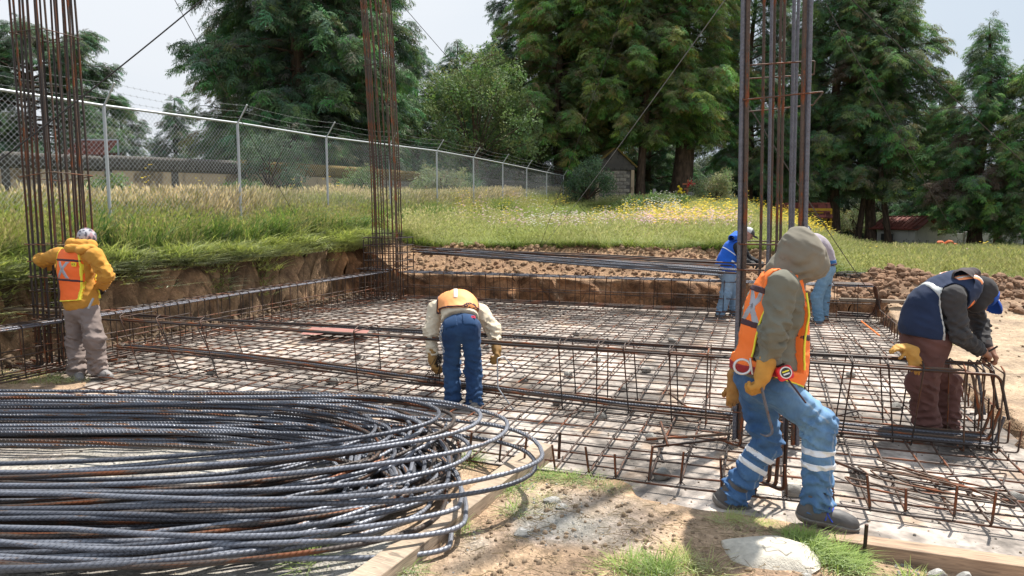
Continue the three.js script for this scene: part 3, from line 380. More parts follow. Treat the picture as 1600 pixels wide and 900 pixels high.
function lookQ(dir, roll) { const z = dir.clone().normalize(), x = new V3().crossVectors(UP, z).normalize(), y = new V3().crossVectors(z, x); const q = new THREE.Quaternion().setFromRotationMatrix(new THREE.Matrix4().makeBasis(x, y, z)); return q.multiply(new THREE.Quaternion().setFromAxisAngle(new V3(0, 0, 1), roll)); }
function conifer(seed, label, px, depth, H, Rad, opt = {}) {
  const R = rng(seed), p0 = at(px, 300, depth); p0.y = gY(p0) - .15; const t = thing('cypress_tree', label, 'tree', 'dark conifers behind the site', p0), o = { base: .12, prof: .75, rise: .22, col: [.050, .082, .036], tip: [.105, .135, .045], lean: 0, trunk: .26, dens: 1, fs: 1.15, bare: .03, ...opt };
  const tp = (y) => new V3(o.lean * y + .15 * Math.sin(y * .5 + seed), y, .12 * Math.sin(y * .37 + seed * 2));
  part('trunk', tube(Array.from({ length: 14 }, (_, i) => tp(H * .97 * i / 13)), (k) => o.trunk * (1 - k) ** .8 + .02 + .16 * Math.exp(-k * 40) * o.trunk * 3, 10, true, 2), M.bark, t);
  const limbs = [], list = [], n = Math.round(H * 4.6 * o.dens);
  for (let i = 0; i < n; i++) {
    const f = (i + R()) / n, y = H * mix(o.base, .985, f), az = i * 2.399 + R() * 1.3, L = Rad * Math.max(.10, (o.flat ? Math.sqrt(Math.max(.05, 1 - (2 * f - .75) ** 2 * .8)) : (1 - f) ** o.prof * mix(.72, 1, sstep(0, .16, f)))) * (.55 + .75 * R()), d = new V3(Math.cos(az), o.rise + .5 * f * f + .25 * (R() - .5), Math.sin(az));
    const c = tp(y), pt = (s) => c.clone().addScaledVector(d, L * s).add(new V3(.1 * Math.sin(s * 5 + i), -L * .20 * s * s - .2 * s * s, .1 * Math.cos(s * 4 + i)));
    if (L > .7) limbs.push(tube([0, .3, .65, .95].map(pt), (k) => Math.max(.012, .045 * L / 3.5 * (1.15 - k) + .01), 4, false));
    const m = Math.max(3, Math.round(L * 24 * o.dens)); const dry = R() < .018;
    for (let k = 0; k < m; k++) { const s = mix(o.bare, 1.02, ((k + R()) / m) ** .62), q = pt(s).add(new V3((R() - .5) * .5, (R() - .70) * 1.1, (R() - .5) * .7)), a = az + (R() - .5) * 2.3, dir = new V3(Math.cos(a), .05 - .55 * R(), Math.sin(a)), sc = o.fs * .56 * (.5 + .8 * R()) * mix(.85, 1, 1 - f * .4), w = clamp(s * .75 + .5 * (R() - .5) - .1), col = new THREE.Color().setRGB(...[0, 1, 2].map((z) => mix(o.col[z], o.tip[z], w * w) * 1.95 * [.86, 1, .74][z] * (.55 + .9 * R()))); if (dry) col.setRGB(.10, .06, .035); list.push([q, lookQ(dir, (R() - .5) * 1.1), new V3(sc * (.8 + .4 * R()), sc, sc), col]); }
  }
  if (limbs.length) part('branches', mergeGeometries(limbs), M.bark, t);
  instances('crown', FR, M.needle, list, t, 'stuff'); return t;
}
const DK = [.040, .072, .040], DKT = [.085, .125, .06], YG = [.075, .10, .034], YGT = [.20, .215, .065];
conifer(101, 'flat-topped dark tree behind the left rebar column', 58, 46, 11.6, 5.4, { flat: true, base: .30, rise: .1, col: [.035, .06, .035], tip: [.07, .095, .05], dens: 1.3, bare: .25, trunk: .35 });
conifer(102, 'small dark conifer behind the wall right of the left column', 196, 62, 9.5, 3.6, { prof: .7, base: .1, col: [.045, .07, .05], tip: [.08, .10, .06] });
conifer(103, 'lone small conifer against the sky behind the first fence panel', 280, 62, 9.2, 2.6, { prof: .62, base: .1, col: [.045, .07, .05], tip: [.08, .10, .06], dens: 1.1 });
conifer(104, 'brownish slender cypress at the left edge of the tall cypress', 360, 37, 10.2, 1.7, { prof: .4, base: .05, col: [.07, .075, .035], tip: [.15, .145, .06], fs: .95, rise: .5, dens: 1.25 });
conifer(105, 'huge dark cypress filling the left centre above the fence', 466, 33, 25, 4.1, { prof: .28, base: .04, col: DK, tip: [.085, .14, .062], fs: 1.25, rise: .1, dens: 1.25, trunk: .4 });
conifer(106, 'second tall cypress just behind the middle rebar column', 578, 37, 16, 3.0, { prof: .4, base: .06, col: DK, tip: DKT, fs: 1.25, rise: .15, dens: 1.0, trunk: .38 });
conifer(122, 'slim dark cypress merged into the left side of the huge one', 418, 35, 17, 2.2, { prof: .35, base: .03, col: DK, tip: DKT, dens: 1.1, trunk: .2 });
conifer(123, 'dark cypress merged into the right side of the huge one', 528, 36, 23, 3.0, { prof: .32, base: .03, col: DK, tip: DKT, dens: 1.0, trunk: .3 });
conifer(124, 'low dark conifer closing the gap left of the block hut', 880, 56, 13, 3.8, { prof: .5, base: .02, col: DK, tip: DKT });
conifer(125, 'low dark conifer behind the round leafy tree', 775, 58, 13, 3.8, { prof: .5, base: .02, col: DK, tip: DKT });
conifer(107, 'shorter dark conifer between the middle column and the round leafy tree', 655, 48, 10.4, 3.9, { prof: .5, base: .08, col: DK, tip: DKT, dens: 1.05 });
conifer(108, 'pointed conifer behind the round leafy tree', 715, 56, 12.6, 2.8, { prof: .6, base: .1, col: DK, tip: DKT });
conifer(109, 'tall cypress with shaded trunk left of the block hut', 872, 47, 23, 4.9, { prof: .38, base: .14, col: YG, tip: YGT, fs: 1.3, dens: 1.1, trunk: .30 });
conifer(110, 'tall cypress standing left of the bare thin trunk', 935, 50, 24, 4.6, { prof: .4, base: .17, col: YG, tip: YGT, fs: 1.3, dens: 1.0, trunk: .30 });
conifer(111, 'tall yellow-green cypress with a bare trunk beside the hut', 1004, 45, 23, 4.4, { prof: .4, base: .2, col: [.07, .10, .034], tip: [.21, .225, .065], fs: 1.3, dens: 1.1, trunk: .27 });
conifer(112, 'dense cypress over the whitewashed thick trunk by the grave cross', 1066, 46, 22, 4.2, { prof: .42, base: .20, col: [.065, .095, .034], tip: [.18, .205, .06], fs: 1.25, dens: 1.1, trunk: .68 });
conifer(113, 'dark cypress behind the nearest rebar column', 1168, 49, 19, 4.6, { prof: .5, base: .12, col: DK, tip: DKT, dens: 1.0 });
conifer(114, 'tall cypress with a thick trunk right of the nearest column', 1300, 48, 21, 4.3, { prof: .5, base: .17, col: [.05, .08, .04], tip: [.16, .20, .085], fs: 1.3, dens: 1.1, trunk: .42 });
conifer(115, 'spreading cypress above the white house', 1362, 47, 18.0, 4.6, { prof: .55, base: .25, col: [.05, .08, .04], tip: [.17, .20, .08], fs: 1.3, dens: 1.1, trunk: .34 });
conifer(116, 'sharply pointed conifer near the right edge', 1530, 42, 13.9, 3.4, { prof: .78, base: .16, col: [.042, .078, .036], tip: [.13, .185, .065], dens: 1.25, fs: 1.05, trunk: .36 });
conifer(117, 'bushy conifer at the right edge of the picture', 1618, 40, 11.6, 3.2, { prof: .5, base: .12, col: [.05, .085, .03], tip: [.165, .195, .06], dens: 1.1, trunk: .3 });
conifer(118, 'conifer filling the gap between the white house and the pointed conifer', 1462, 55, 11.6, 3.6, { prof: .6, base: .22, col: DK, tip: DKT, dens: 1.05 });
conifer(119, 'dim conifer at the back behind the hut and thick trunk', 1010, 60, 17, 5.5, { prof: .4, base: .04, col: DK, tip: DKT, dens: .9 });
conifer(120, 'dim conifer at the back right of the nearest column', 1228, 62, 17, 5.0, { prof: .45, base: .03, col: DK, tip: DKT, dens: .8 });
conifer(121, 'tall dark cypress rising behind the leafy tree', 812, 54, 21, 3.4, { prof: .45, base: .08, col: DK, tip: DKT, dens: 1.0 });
for (const [px, d, lean, l] of [[1340, 47, .10, 'leaning dark trunk between the two houses'], [1392, 45, -.16, 'slanting bare trunk in front of the white house'], [1518, 43.5, .0, 'pale straight trunk below the pointed conifer'], [1560, 47, .02, 'dark straight trunk at the right treeline']]) { const p = at(px, 350, d); p.y = gY(p) - .1; const t = thing('bare_trunk', l, 'tree', null, p); part('trunk', tube(Array.from({ length: 7 }, (_, i) => new V3(lean * i * .8, i * .9, .05 * Math.sin(i))), (k) => .22 * (1 - .4 * k) + .1 * Math.exp(-k * 12), 9, true, 1.4), M.bark, t); part('branches', mergeGeometries([1, 2, 3, 4].map((i) => tube([new V3(lean * i * 1.1, i * 1.2, 0), new V3(lean * i + Math.cos(i * 2) * 1.2, i * 1.2 + .7, Math.sin(i * 2) * 1.2)], .04, 4))), M.bark, t); }
function leafTree(name, cat, label, px, depth, H, rx, ry, nn, cols, opt = {}) {
  const R = rng(px * 3 + 7), p = at(px, 300, depth); p.y = gY(p) - .1; const t = thing(name, label, cat, opt.group, p), list = [], br = [], cy = opt.cy ?? H - ry;
  if (opt.trunk) part('trunk', tube([new V3(0, 0, 0), new V3(.1, cy * .5, .05), new V3(0, cy, 0)], (k) => opt.trunk * (1.2 - .6 * k), 8), M.bark, t);
  for (let i = 0; i < (opt.lobes ?? 16); i++) { const a = i * 2.4 + R(), e = R() * 1.7 - .55, r = .55 + .45 * R(), c = new V3(Math.cos(a) * Math.cos(e) * rx * r, cy + Math.sin(e) * ry * r, Math.sin(a) * Math.cos(e) * rx * r); br.push(tube([new V3(0, Math.max(.05, cy * .55), 0), c.clone().multiplyScalar(.5).setY(mix(cy * .6, c.y, .5)), c], .03, 4, false));
    const k = Math.round(nn / (opt.lobes ?? 16)); for (let j = 0; j < k; j++) { const d = new V3(R() - .5, R() - .5, R() - .5).normalize().multiplyScalar(.42 * rx * Math.cbrt(R())); d.y *= ry / rx; const q = c.clone().add(d); if (q.y < .05) q.y = .05 + R() * .2; const s = (opt.s ?? .55) * (.6 + .7 * R()), w = R(); list.push([q, new THREE.Quaternion().setFromEuler(new THREE.Euler(R() * 6, R() * 6, R() * 6)), new V3(s, s, s), new THREE.Color().setRGB(...[0, 1, 2].map((z) => mix(cols[0][z], cols[1][z], w) * (.8 + .4 * R())))]); } }
  part('branches', mergeGeometries(br), M.bark, t); instances('crown', opt.small ? CLs : CL, M.leaf, list, t, 'stuff'); return t;
}
const G1 = [[.08, .14, .04], [.18, .25, .075]], G2 = [[.045, .095, .04], [.09, .16, .07]], G3 = [[.13, .17, .07], [.27, .29, .14]];
leafTree('leafy_tree', 'tree', 'round bright leafy tree behind the fence left of the hut', 742, 38, 7.6, 3.1, 3.3, 620, G1, { trunk: .16, s: .75, lobes: 24 });
for (const a of [[918, 37, 2.7, 1.25, 1.4, 300, G2, 'dense dark green bush at the end of the fence'], [1015, 36.5, .85, 2.2, .5, 260, G1, 'low leafy bush in front of the graves'], [1118, 39, 1.7, 1.2, .95, 240, G3, 'pale grey-green shrub right of the grave cross'], [420, 27, 3.2, 1.3, 1.6, 240, G2, 'dark shrub growing over the wall under the huge cypress'], [385, 25.5, 1.15, .7, .5, 90, G1, 'small leafy weed bush at the wall behind the second fence post'], [172, 22.3, 1.2, .8, .5, 100, G1, 'small green bush by the wall behind the first fence post'], [560, 29, 1.7, 1.0, .8, 110, G1, 'green weed bush at the wall behind the middle column'], [690, 29, 1.9, 1.2, .8, 150, G3, 'leafy pale weed bush beside the tan wall'], [725, 31, 1.6, 1.0, .8, 120, G2, 'darker weed bush right of the pale one at the wall'], [1235, 44, .9, 1.6, .5, 200, G1, 'leafy bush below the yellow house'], [1338, 51, 3.0, 1.8, 1.5, 260, G3, 'pale shrub under the thick trunk beside the yellow house'], [1455, 50, 2.2, 1.7, 1.1, 200, G1, 'bright shrub behind the white house'], [1580, 51, 3.2, 2.4, 1.6, 260, G2, 'dark shrub behind the whitewashed wall']]) leafTree('shrub', 'shrub', a[7], a[0], a[1], a[2], a[3], a[4], a[5], a[6], { s: .5, lobes: 14, cy: a[2] - a[4] });
{ // the wood behind everything reads as one mass
  const R = rng(77), list = []; for (let i = 0; i < 9000; i++) { const x = -46 + R() * 120, d = 62 + R() * 16, q = cam(x, d), g = gY(q), hh = (x < -14 ? 1.6 : 8) * (.6 + .4 * vnoise(x * .3, 1)); q.y = g + R() * hh; const s = 1.6 + R() * 1.6, w = R(); list.push([q, lookQ(new V3(R() - .5, -.4 * R(), R() - .5), R() - .5), new V3(s, s, s), new THREE.Color().setRGB(mix(.03, .06, w), mix(.05, .085, w), mix(.03, .04, w))]); }
  FR.slice(0, 1).forEach((g) => { const im = new THREE.InstancedMesh(g, M.needle, list.length), m4 = new THREE.Matrix4(); list.forEach(([p, q, s, c], i) => { im.setMatrixAt(i, m4.compose(p, q, s)); im.setColorAt(i, c); }); im.name = 'woods'; tag(im, 'dim far wood behind the conifers', null, null, 'stuff'); scene.add(im); });
}
// ------------------------------------------------------------------ grass, meadow, flowers
function tuftGeo(seed, n, h, spread, w, droop, head) { const R = rng(seed), P = [], I = []; for (let i = 0; i < n; i++) { const a = R() * 6.28, r = spread * Math.sqrt(R()), hh = h * (.55 + .6 * R()), b = a + (R() - .5) * 2, o = new V3(Math.cos(a) * r, 0, Math.sin(a) * r), d = new V3(Math.cos(b), 0, Math.sin(b)), lean = droop * (.3 + R()), s = new V3(-d.z, 0, d.x).multiplyScalar(w * (.7 + .6 * R())), k = P.length / 3, m = 3; for (let j = 0; j <= m; j++) { const t = j / m, c = o.clone().addScaledVector(d, lean * hh * t * t).setY(hh * t * (1 - .22 * lean * t)), ww = (1 - t) ** .7; P.push(c.x - s.x * ww, c.y, c.z - s.z * ww, c.x + s.x * ww, c.y, c.z + s.z * ww); if (j) { const q = k + 2 * (j - 1); I.push(q, q + 1, q + 3, q, q + 3, q + 2); } } if (head && R() < head) { const t0 = o.clone().addScaledVector(d, lean * hh * .85).setY(hh * .93), t1 = t0.clone().addScaledVector(d, .05).add(new V3(0, .13, 0)); quadLeaf(P, I, t0, t1, d, .014); quadLeaf(P, I, t0, t1, new V3(-d.z, 0, d.x), .014); } } return fromPI(P, I); }
const TG = [1, 2, 3].map((s) => tuftGeo(s, 18, .42, .15, .009, .8, 0)), TS = [4, 5, 6].map((s) => tuftGeo(s, 22, 1.0, .16, .0042, .45, .9)), TB = [7, 8].map((s) => tuftGeo(s, 17, .17, .08, .0034, 1.0, 0)), TW = [9, 10].map((s) => tuftGeo(s, 14, .55, .12, .012, .9, 0));
function scatter(name, label, geos, list) { geos.forEach((g, gi) => { const l = list.filter((_, i) => i % geos.length === gi), im = new THREE.InstancedMesh(g, M.blade, l.length), m4 = new THREE.Matrix4(), q = new THREE.Quaternion(); l.forEach(([p, s, sy, c, ry], i) => { im.setMatrixAt(i, m4.compose(p, q.setFromAxisAngle(UP, ry), new V3(s, sy, s))); im.setColorAt(i, new THREE.Color().setRGB(...c)); }); im.name = numbered(name); tag(im, label, null, null, 'stuff'); im.castShadow = im.receiveShadow = true; scene.add(im); }); }
{
  const R = rng(90), green = [], straw = [], fringe = [], weed = [];
  const mixc = (a, b, t, k = 1) => [0, 1, 2].map((z) => mix(a[z], b[z], t) * k);
  const GA = [.15, .23, .035], GB = [.36, .42, .09], SA = [.46, .39, .20], SB = [.76, .64, .42];
  const inView = (u, v) => { const x = u * CT + v * ST, d = -u * ST + v * CT; return d > 2 && Math.abs(x / d) < .80; };
  // left bank: short fresh grass at the lip, tall straw-topped grass by the fence and beyond
  for (let i = 0; i < 60000; i++) { const v = 4.5 + 34 * R() ** 1.5, u = -8.75 - 11 * R() ** 1.5; if (!inView(u, v)) continue; const y = ground(u, v), q = vnoise(u * .7 + 3, v * .45), n = clamp(.5 + .75 * q + .25 * vnoise(u * 2.2, v * 1.7)), far = sstep(-9.75, -10.7, u), mid = sstep(-9.0, -9.8, u) * (1 - far), p = W(u, v, y - .02), c = .7 + .6 * R(), clump = vnoise(u * 1.6 + 11, v * 1.1); if ((clump > .35 && R() < .75) || (far < .3 && clump < -.3 && R() < .6)) continue;
    if (far > .3) { const near = 1 - sstep(13, 15.5, -u - .12 * v + 2.5); if (R() < .3) green.push([p, 1 + .5 * R(), (.7 + .5 * R()), mixc(GA, GB, R() * .7, c), R() * 6.28]); else straw.push([p, 1, (.36 + .40 * n + .22 * R()) * mix(.5, 1, near), mixc(mixc(GA, GB, .7), R() < .5 ? SA : SB, clamp(-.25 + 1.35 * n + .5 * (R() - .5)), c), R() * 6.28]); }
    else if (R() < .75) green.push([p, 1 + .7 * R(), (.3 + .6 * R()) * mix(.42, 1.25, mid) * (.65 + .7 * n), mixc(mixc([.07, .13, .02], GA, .4), [.56, .60, .16], clamp(R() * .95 + .25 * q + .15 - .35 * mid), .55 + .8 * R()), R() * 6.28]); else if (mid > .3) straw.push([p, .9, .35 + .3 * R(), mixc(GB, SA, R(), c), R() * 6.28]); }
  for (let i = 0; i < 5200; i++) { const v = 4.5 + 10.5 * R(), u = -8.55 - .55 * R() ** 1.4, y = ground(u, v); const cl = vnoise(u * 2 + 4, v * 1.9) + .5 * vnoise(u * 5, v * 5); if (y < 1.04 || cl < -.18 + .5 * R()) continue; fringe.push([W(u + (R() - .5) * .06, v, y - .02), .9 + R() * .8, (.25 + .6 * R() * R()) * (.8 + .5 * cl), mixc(GA, [.58, .60, .17], R(), .7 + .6 * R()), R() * 6.28]); }
  // weeds with broad blades on the bank
  for (let i = 0; i < 2600; i++) { const v = 5 + 22 * R(), u = -9.3 - 2.2 * R(), n = vnoise(u * .8 + 5, v * .6); if (n < .0) continue; weed.push([W(u, v, ground(u, v)), .8 + R() * .6, .9 + .6 * R(), mixc([.08, .16, .035], [.17, .28, .05], R()), R() * 6.28]); }
  // the meadow behind the spoil, from the left bank to the far right
  for (let i = 0; i < 64000; i++) { const v = 15.7 + 31 * R() ** 1.3, u = -9 + 36 * R(); if (!inView(u, v) || (u > 1 && v < 16.6)) continue; const right = sstep(-2, 4, u), n = .5 + .5 * vnoise(u * .35 + 7, v * .35), y = ground(u, v), c = .8 + .45 * R(), far = sstep(16, 22, v), clump = vnoise(u * .9 + 2, v * .7); if (clump > .35 && R() < .65) continue; if (R() < mix(.75, .68, right)) green.push([W(u, v, y - .02), 1.1 + .8 * R(), (.45 + .6 * R() + .45 * clamp(-clump)) * mix(.6, 1.0, far), mixc(mixc(GA, [.09, .15, .025], right * .5), mixc([.36, .42, .09], [.24, .31, .06], right), clamp(R() * .7 + .5 * n - .15), c), R() * 6.28]); else straw.push([W(u, v, y - .02), 1.1, (.35 + .3 * n + .2 * R()) * mix(.8, .95, right), mixc(mixc(GA, GB, .7), mixc(SB, SA, right * .8), clamp(.1 + .75 * n * R() + .12 * right), c), R() * 6.28]); }
  const leafy = []; for (let i = 0; i < 1500; i++) { const v = 5 + 26 * R(), u = -9.15 - 1.9 * R(), k = vnoise(u * 1.1 + 21, v * .8); if (k < .12) continue; const s = .22 + .3 * R(); leafy.push([W(u, v, ground(u, v) + s * .4), s, s * (.8 + .7 * R()), mixc([.05, .11, .02], [.16, .27, .05], R() * .8), R() * 6.28]); }
  scatter('leafy_weeds', 'dark leafy weeds clumped along the bank below the fence', CLs, leafy);
  scatter('green_grass', 'fresh green grass on the bank and the meadow', TG, green);
  scatter('tall_grass', 'tall straw-coloured seeding grass on the bank and the meadow', TS, straw);
  scatter('grass_fringe', 'short bright grass hanging over the lip of the cut', TG, fringe);
  scatter('weeds', 'broad-leaved weeds among the bank grass', TW, weed);
  // wild flowers
  const petal = (seed, n) => { const Q = rng(seed), P = [], I = []; for (let f = 0; f < n; f++) { const a = Q() * 6.28, r = .16 * Math.sqrt(Q()), h = .45 + .35 * Q(), c = new V3(Math.cos(a) * r, h, Math.sin(a) * r); for (let k = 0; k < 5; k++) { const b = k * 1.257 + Q(), e = new V3(Math.cos(b), .15 + .3 * Q(), Math.sin(b)).multiplyScalar(.036); quadLeaf(P, I, c, c.clone().add(e), UP, .016); } } return fromPI(P, I); };
  const FG = [1, 2, 3].map((s) => petal(s + 30, 7)), yel = [], pink = [], white = [];
  const YF = [[.86, .62, .015], [.9, .72, .05]], PF = [[.72, .40, .58], [.80, .62, .74]], WF = [[.8, .8, .76], [.82, .78, .80]];
  const plant = (arr, cols, px0, px1, d0, d1, n, sy = 1) => { for (let i = 0; i < n; i++) { const d = d0 + (d1 - d0) * R(), px = px0 + (px1 - px0) * R(), q = cam((px - 800) / 1100 * d, d), cl = vnoise(q.x * .7 + px0, q.z * .7); if (cl < -.25 + .4 * R()) continue; q.y = gY(q) - .05; if (q.y < .2 || (-q.z < 16.3 && q.x > -9.4)) continue; arr.push([q, .9 + .7 * R(), sy * (.7 + .6 * R()), cols[R() < .5 ? 0 : 1], R() * 6.28]); } };
  plant(yel, YF, 965, 1160, 20, 33, 210, 1.25); plant(yel, YF, 1020, 1160, 17, 27, 220, 1.1); plant(yel, YF, 960, 1100, 26, 36, 120, 1.0); plant(yel, YF, 1160, 1310, 26, 38, 380, 1.3); plant(yel, YF, 1300, 1600, 17.5, 34, 110, .9); plant(yel, YF, 700, 960, 20, 34, 90); plant(yel, YF, 150, 700, 14, 26, 26, 1.6);
  plant(pink, PF, 1000, 1170, 17.5, 27, 420, .95); plant(pink, PF, 860, 1060, 19, 30, 150, .9); plant(pink, PF, 690, 880, 20, 30, 90); plant(pink, PF, 1330, 1600, 18, 30, 50, .8); plant(white, WF, 820, 1010, 20, 31, 140, .9); plant(white, WF, 1400, 1600, 19, 32, 60, .8); plant(white, WF, 960, 1060, 31, 37, 160, 1.1);
  scatter('yellow_flowers', 'yellow wild flowers thick in the meadow', FG, yel); scatter('pink_flowers', 'pink wild flowers in the meadow', FG, pink); scatter('white_flowers', 'small white wild flowers in the meadow', FG, white);
  // blades and dry straw round the near edge of the slab
  const near = [], bl = (px, py, n, r, sc, c0, c1) => { const o = gp(px, py, .03); for (let i = 0; i < n; i++) { const a = R() * 6.28, q = r * Math.sqrt(R()), u = o.x + Math.cos(a) * q, v = -o.z + Math.sin(a) * q * .7; near.push([W(u, v, ground(u, v) - .01), .55 + .45 * R(), sc * .55 * (.5 + .8 * R()), mixc(c0, c1, R()), R() * 6.28]); } };
  const N0 = [.14, .24, .04], N1 = [.34, .44, .10], N2 = [.50, .43, .22];
  bl(1290, 862, 90, .17, 1.0, N0, N1); bl(1250, 845, 24, .08, .9, N0, N1); bl(1330, 850, 16, .06, .8, N0, N1); bl(1150, 818, 16, .10, .45, N1, N2); bl(1180, 824, 10, .08, .4, N1, N2); bl(1030, 897, 22, .09, 1.5, N0, N1); bl(985, 895, 16, .1, 1.0, N0, N1); bl(1090, 890, 20, .14, .9, N1, N2); bl(870, 748, 14, .12, .8, N0, N1); bl(905, 760, 14, .12, .6, N0, N1); bl(940, 772, 10, .12, .6, N0, N2); bl(800, 770, 12, .1, .8, N0, N1); bl(812, 800, 10, .08, .6, N0, N1); bl(845, 790, 8, .08, .6, N0, N2); bl(735, 720, 14, .12, .9, N0, N1); bl(715, 830, 6, .05, .9, N0, N1); bl(640, 895, 8, .06, .8, N0, N1); bl(1435, 885, 8, .035, 1.0, N0, N1); bl(830, 745, 12, .12, .7, N0, N1); bl(60, 590, 50, .5, 1.0, N1, N2); bl(110, 590, 30, .3, .9, N1, N2); bl(480, 880, 10, .1, .6, N0, N1);
  for (let i = 0; i < 90; i++) { const x = .2 + 3.6 * R(), d = 5 + 6 * R(), q = cam(x + 2.6, d); if (q.x < 2.15) continue; q.y = gY(q); if (vnoise(q.x, q.z) > -.1) near.push([q.setY(q.y - .01), .9, .35 + .5 * R(), mixc(N0, N2, R()), R() * 6]); }
  scatter('near_grass', 'small tufts of grass in the trodden soil at the near edge', TB, near);
}
// ------------------------------------------------------------------ coil of bent bars, timbers, stones, loose steel
{
  const R = rng(300), c = thing('rebar_coil', 'big heap of long steel bars bent double at the lower left', 'rebar coil');
  const D = (py, h) => (EYE - h) * 1100 / (py - 335) * .9946, X = (px, d) => (px - 800) / 1100 * d;
  const loop = (rx, ry, hR, yf, hf, yn, hn, a, mt, r = .0145) => {
    const dR = D(ry, hR), xR = X(rx, dR), df = D(yf, hf), dn = D(yn, hn), pts = [], n = 46, w1 = R() * 6, w2 = R() * 6, wob = R() * .06;
    for (let i = 0; i <= n; i++) { const t = i / n * 2 - 1, s = Math.sign(t), k = Math.abs(t), ph = k * Math.PI * .5, lo = k > .78 ? (k - .78) / .22 : 0, g = Math.sin(Math.min(ph / .78, Math.PI / 2)), x = xR - a * (1 - Math.cos(Math.min(ph / .78, Math.PI / 2))) - lo * 3.2, e = g ** .92, d = mix(dR, s < 0 ? df : dn, e) + (.02 + wob) * Math.sin(k * 6 + w1 + s) * k, h = mix(hR, s < 0 ? hf : hn, sstep(0, 1, k * 1.1)) + (.012 + wob * .4) * Math.sin(k * 8 + w2) * k; pts.push(cam(x, d, Math.max(h, .03 + r + ground(...uvOf(x, d)) * .6))); }
    part('bent_bar', tube(pts, r, 9), mt, c);
  };
  const S = M.steelBar, S2 = M.steelBar2;
  for (const [rx, ry, hR, yf, hf, yn, hn, a] of [[604, 687, .30, 640, .25, 754, .28, 2.6], [683, 653, .42, 614, .36, 735, .36, 3.0], [707, 662, .40, 622, .34, 757, .36, 2.7], [750, 655, .42, 618, .38, 747, .40, 2.9], [793, 669, .36, 628, .30, 768, .38, 2.8], [732, 713, .24, 662, .14, 783, .30, 2.4], [684, 751, .10, 690, .06, 824, .18, 2.2], [849, 717, .33, 650, .22, 795, .34, 2.6], [716, 800, .20, 676, .10, 845, .25, 1.9], [724, 826, .15, 690, .08, 872, .20, 1.8], [699, 868, .07, 700, .05, 893, .12, 1.7], [838, 735, .25, 672, .16, 812, .30, 2.5], [655, 676, .36, 634, .30, 741, .33, 2.5]]) loop(rx, ry, hR, yf, hf, yn, hn, a, R() < .55 ? S : R() < .5 ? S2 : M.steelBar3);
  for (let i = 0; i < 72; i++) { const q = R(), h = .05 + .25 * R() * (1 - q * .5); loop(mix(540, 735, R()) - 40 * q, mix(668, 800, q) + 8 * R(), h, mix(622, 700, R()), .05 + h * .8 * R(), mix(735, 905, clamp(q * .6 + .55 * R())), .05 + .24 * R(), 1.5 + 1.5 * R(), R() < .35 ? S : R() < .5 ? S2 : M.steelBar3, .0132 + .0015 * R()); }
  for (let i = 0; i < 7; i++) loop(mix(560, 640, R()), mix(700, 790, R()), .06 + .1 * R(), mix(660, 698, R()), .06, mix(800, 900, R()), .08, 1.3 + R(), S2);
}
{ // timbers
  const t = thing('timber_form', 'weathered form timber running away beside the bent bars', 'timber', null, W(-1.62, 4.0, .055)); t.rotation.y = -.11; part('plank', box(.15, .13, 2.5, 0, 0, .25, .008).rotateY(0), M.wood, t);
  const st = one('form_stake', tube([W(-1.40, 5.02, -.02), W(-1.395, 5.03, .2)], .012, 6), M.darkBar, 'short steel stake at the far end of the left timber', 'stake'); void st;
  M.woodPink = mat([.86, .74, .645], .85, 0, { map: rep(T.wood, 1 / 1.5, 1 / .25), bumpMap: rep(T.wood, 1 / 1.5, 1 / .25), bumpScale: .0015 });
  const f = thing('timber_form', 'long pale form timber along the near edge of the slab', 'timber', null, W(.9, 4.295, -.049)); f.rotation.y = -.006; for (const [x, w] of [[-1.02, 1.15], [.47, 1.82], [2.2, 1.6]]) part('plank', box(w, .11, .125, x, jit(.002), jit(.003), .006), M.woodPink, f);
  one('form_stake', tube([W(.60, 4.215, -.2), W(.605, 4.2, .135)], .0105, 7), M.darkBar, 'upright steel stake holding the near timber by the boot', 'stake');
  for (const [px, py, l, w, yw, lab] of [[1375, 490, 2.1, .14, .12, 'longest grey plank on the ground right of the far corner'], [1395, 495, 1.7, .12, .02, 'shorter grey plank overlapping the long one'], [1368, 500, .5, .1, -.8, 'short pale board end by the far corner']]) { const p = gp(px, py, .1); one('plank', box(l, .05, w, 0, 0, 0).rotateY(yw).translate(p.x, gY(p) + .05 + (l < 1 ? .06 : l < 2 ? .052 : 0), p.z), M.woodOld, lab, 'plank', 'planks right of the far corner'); }
}
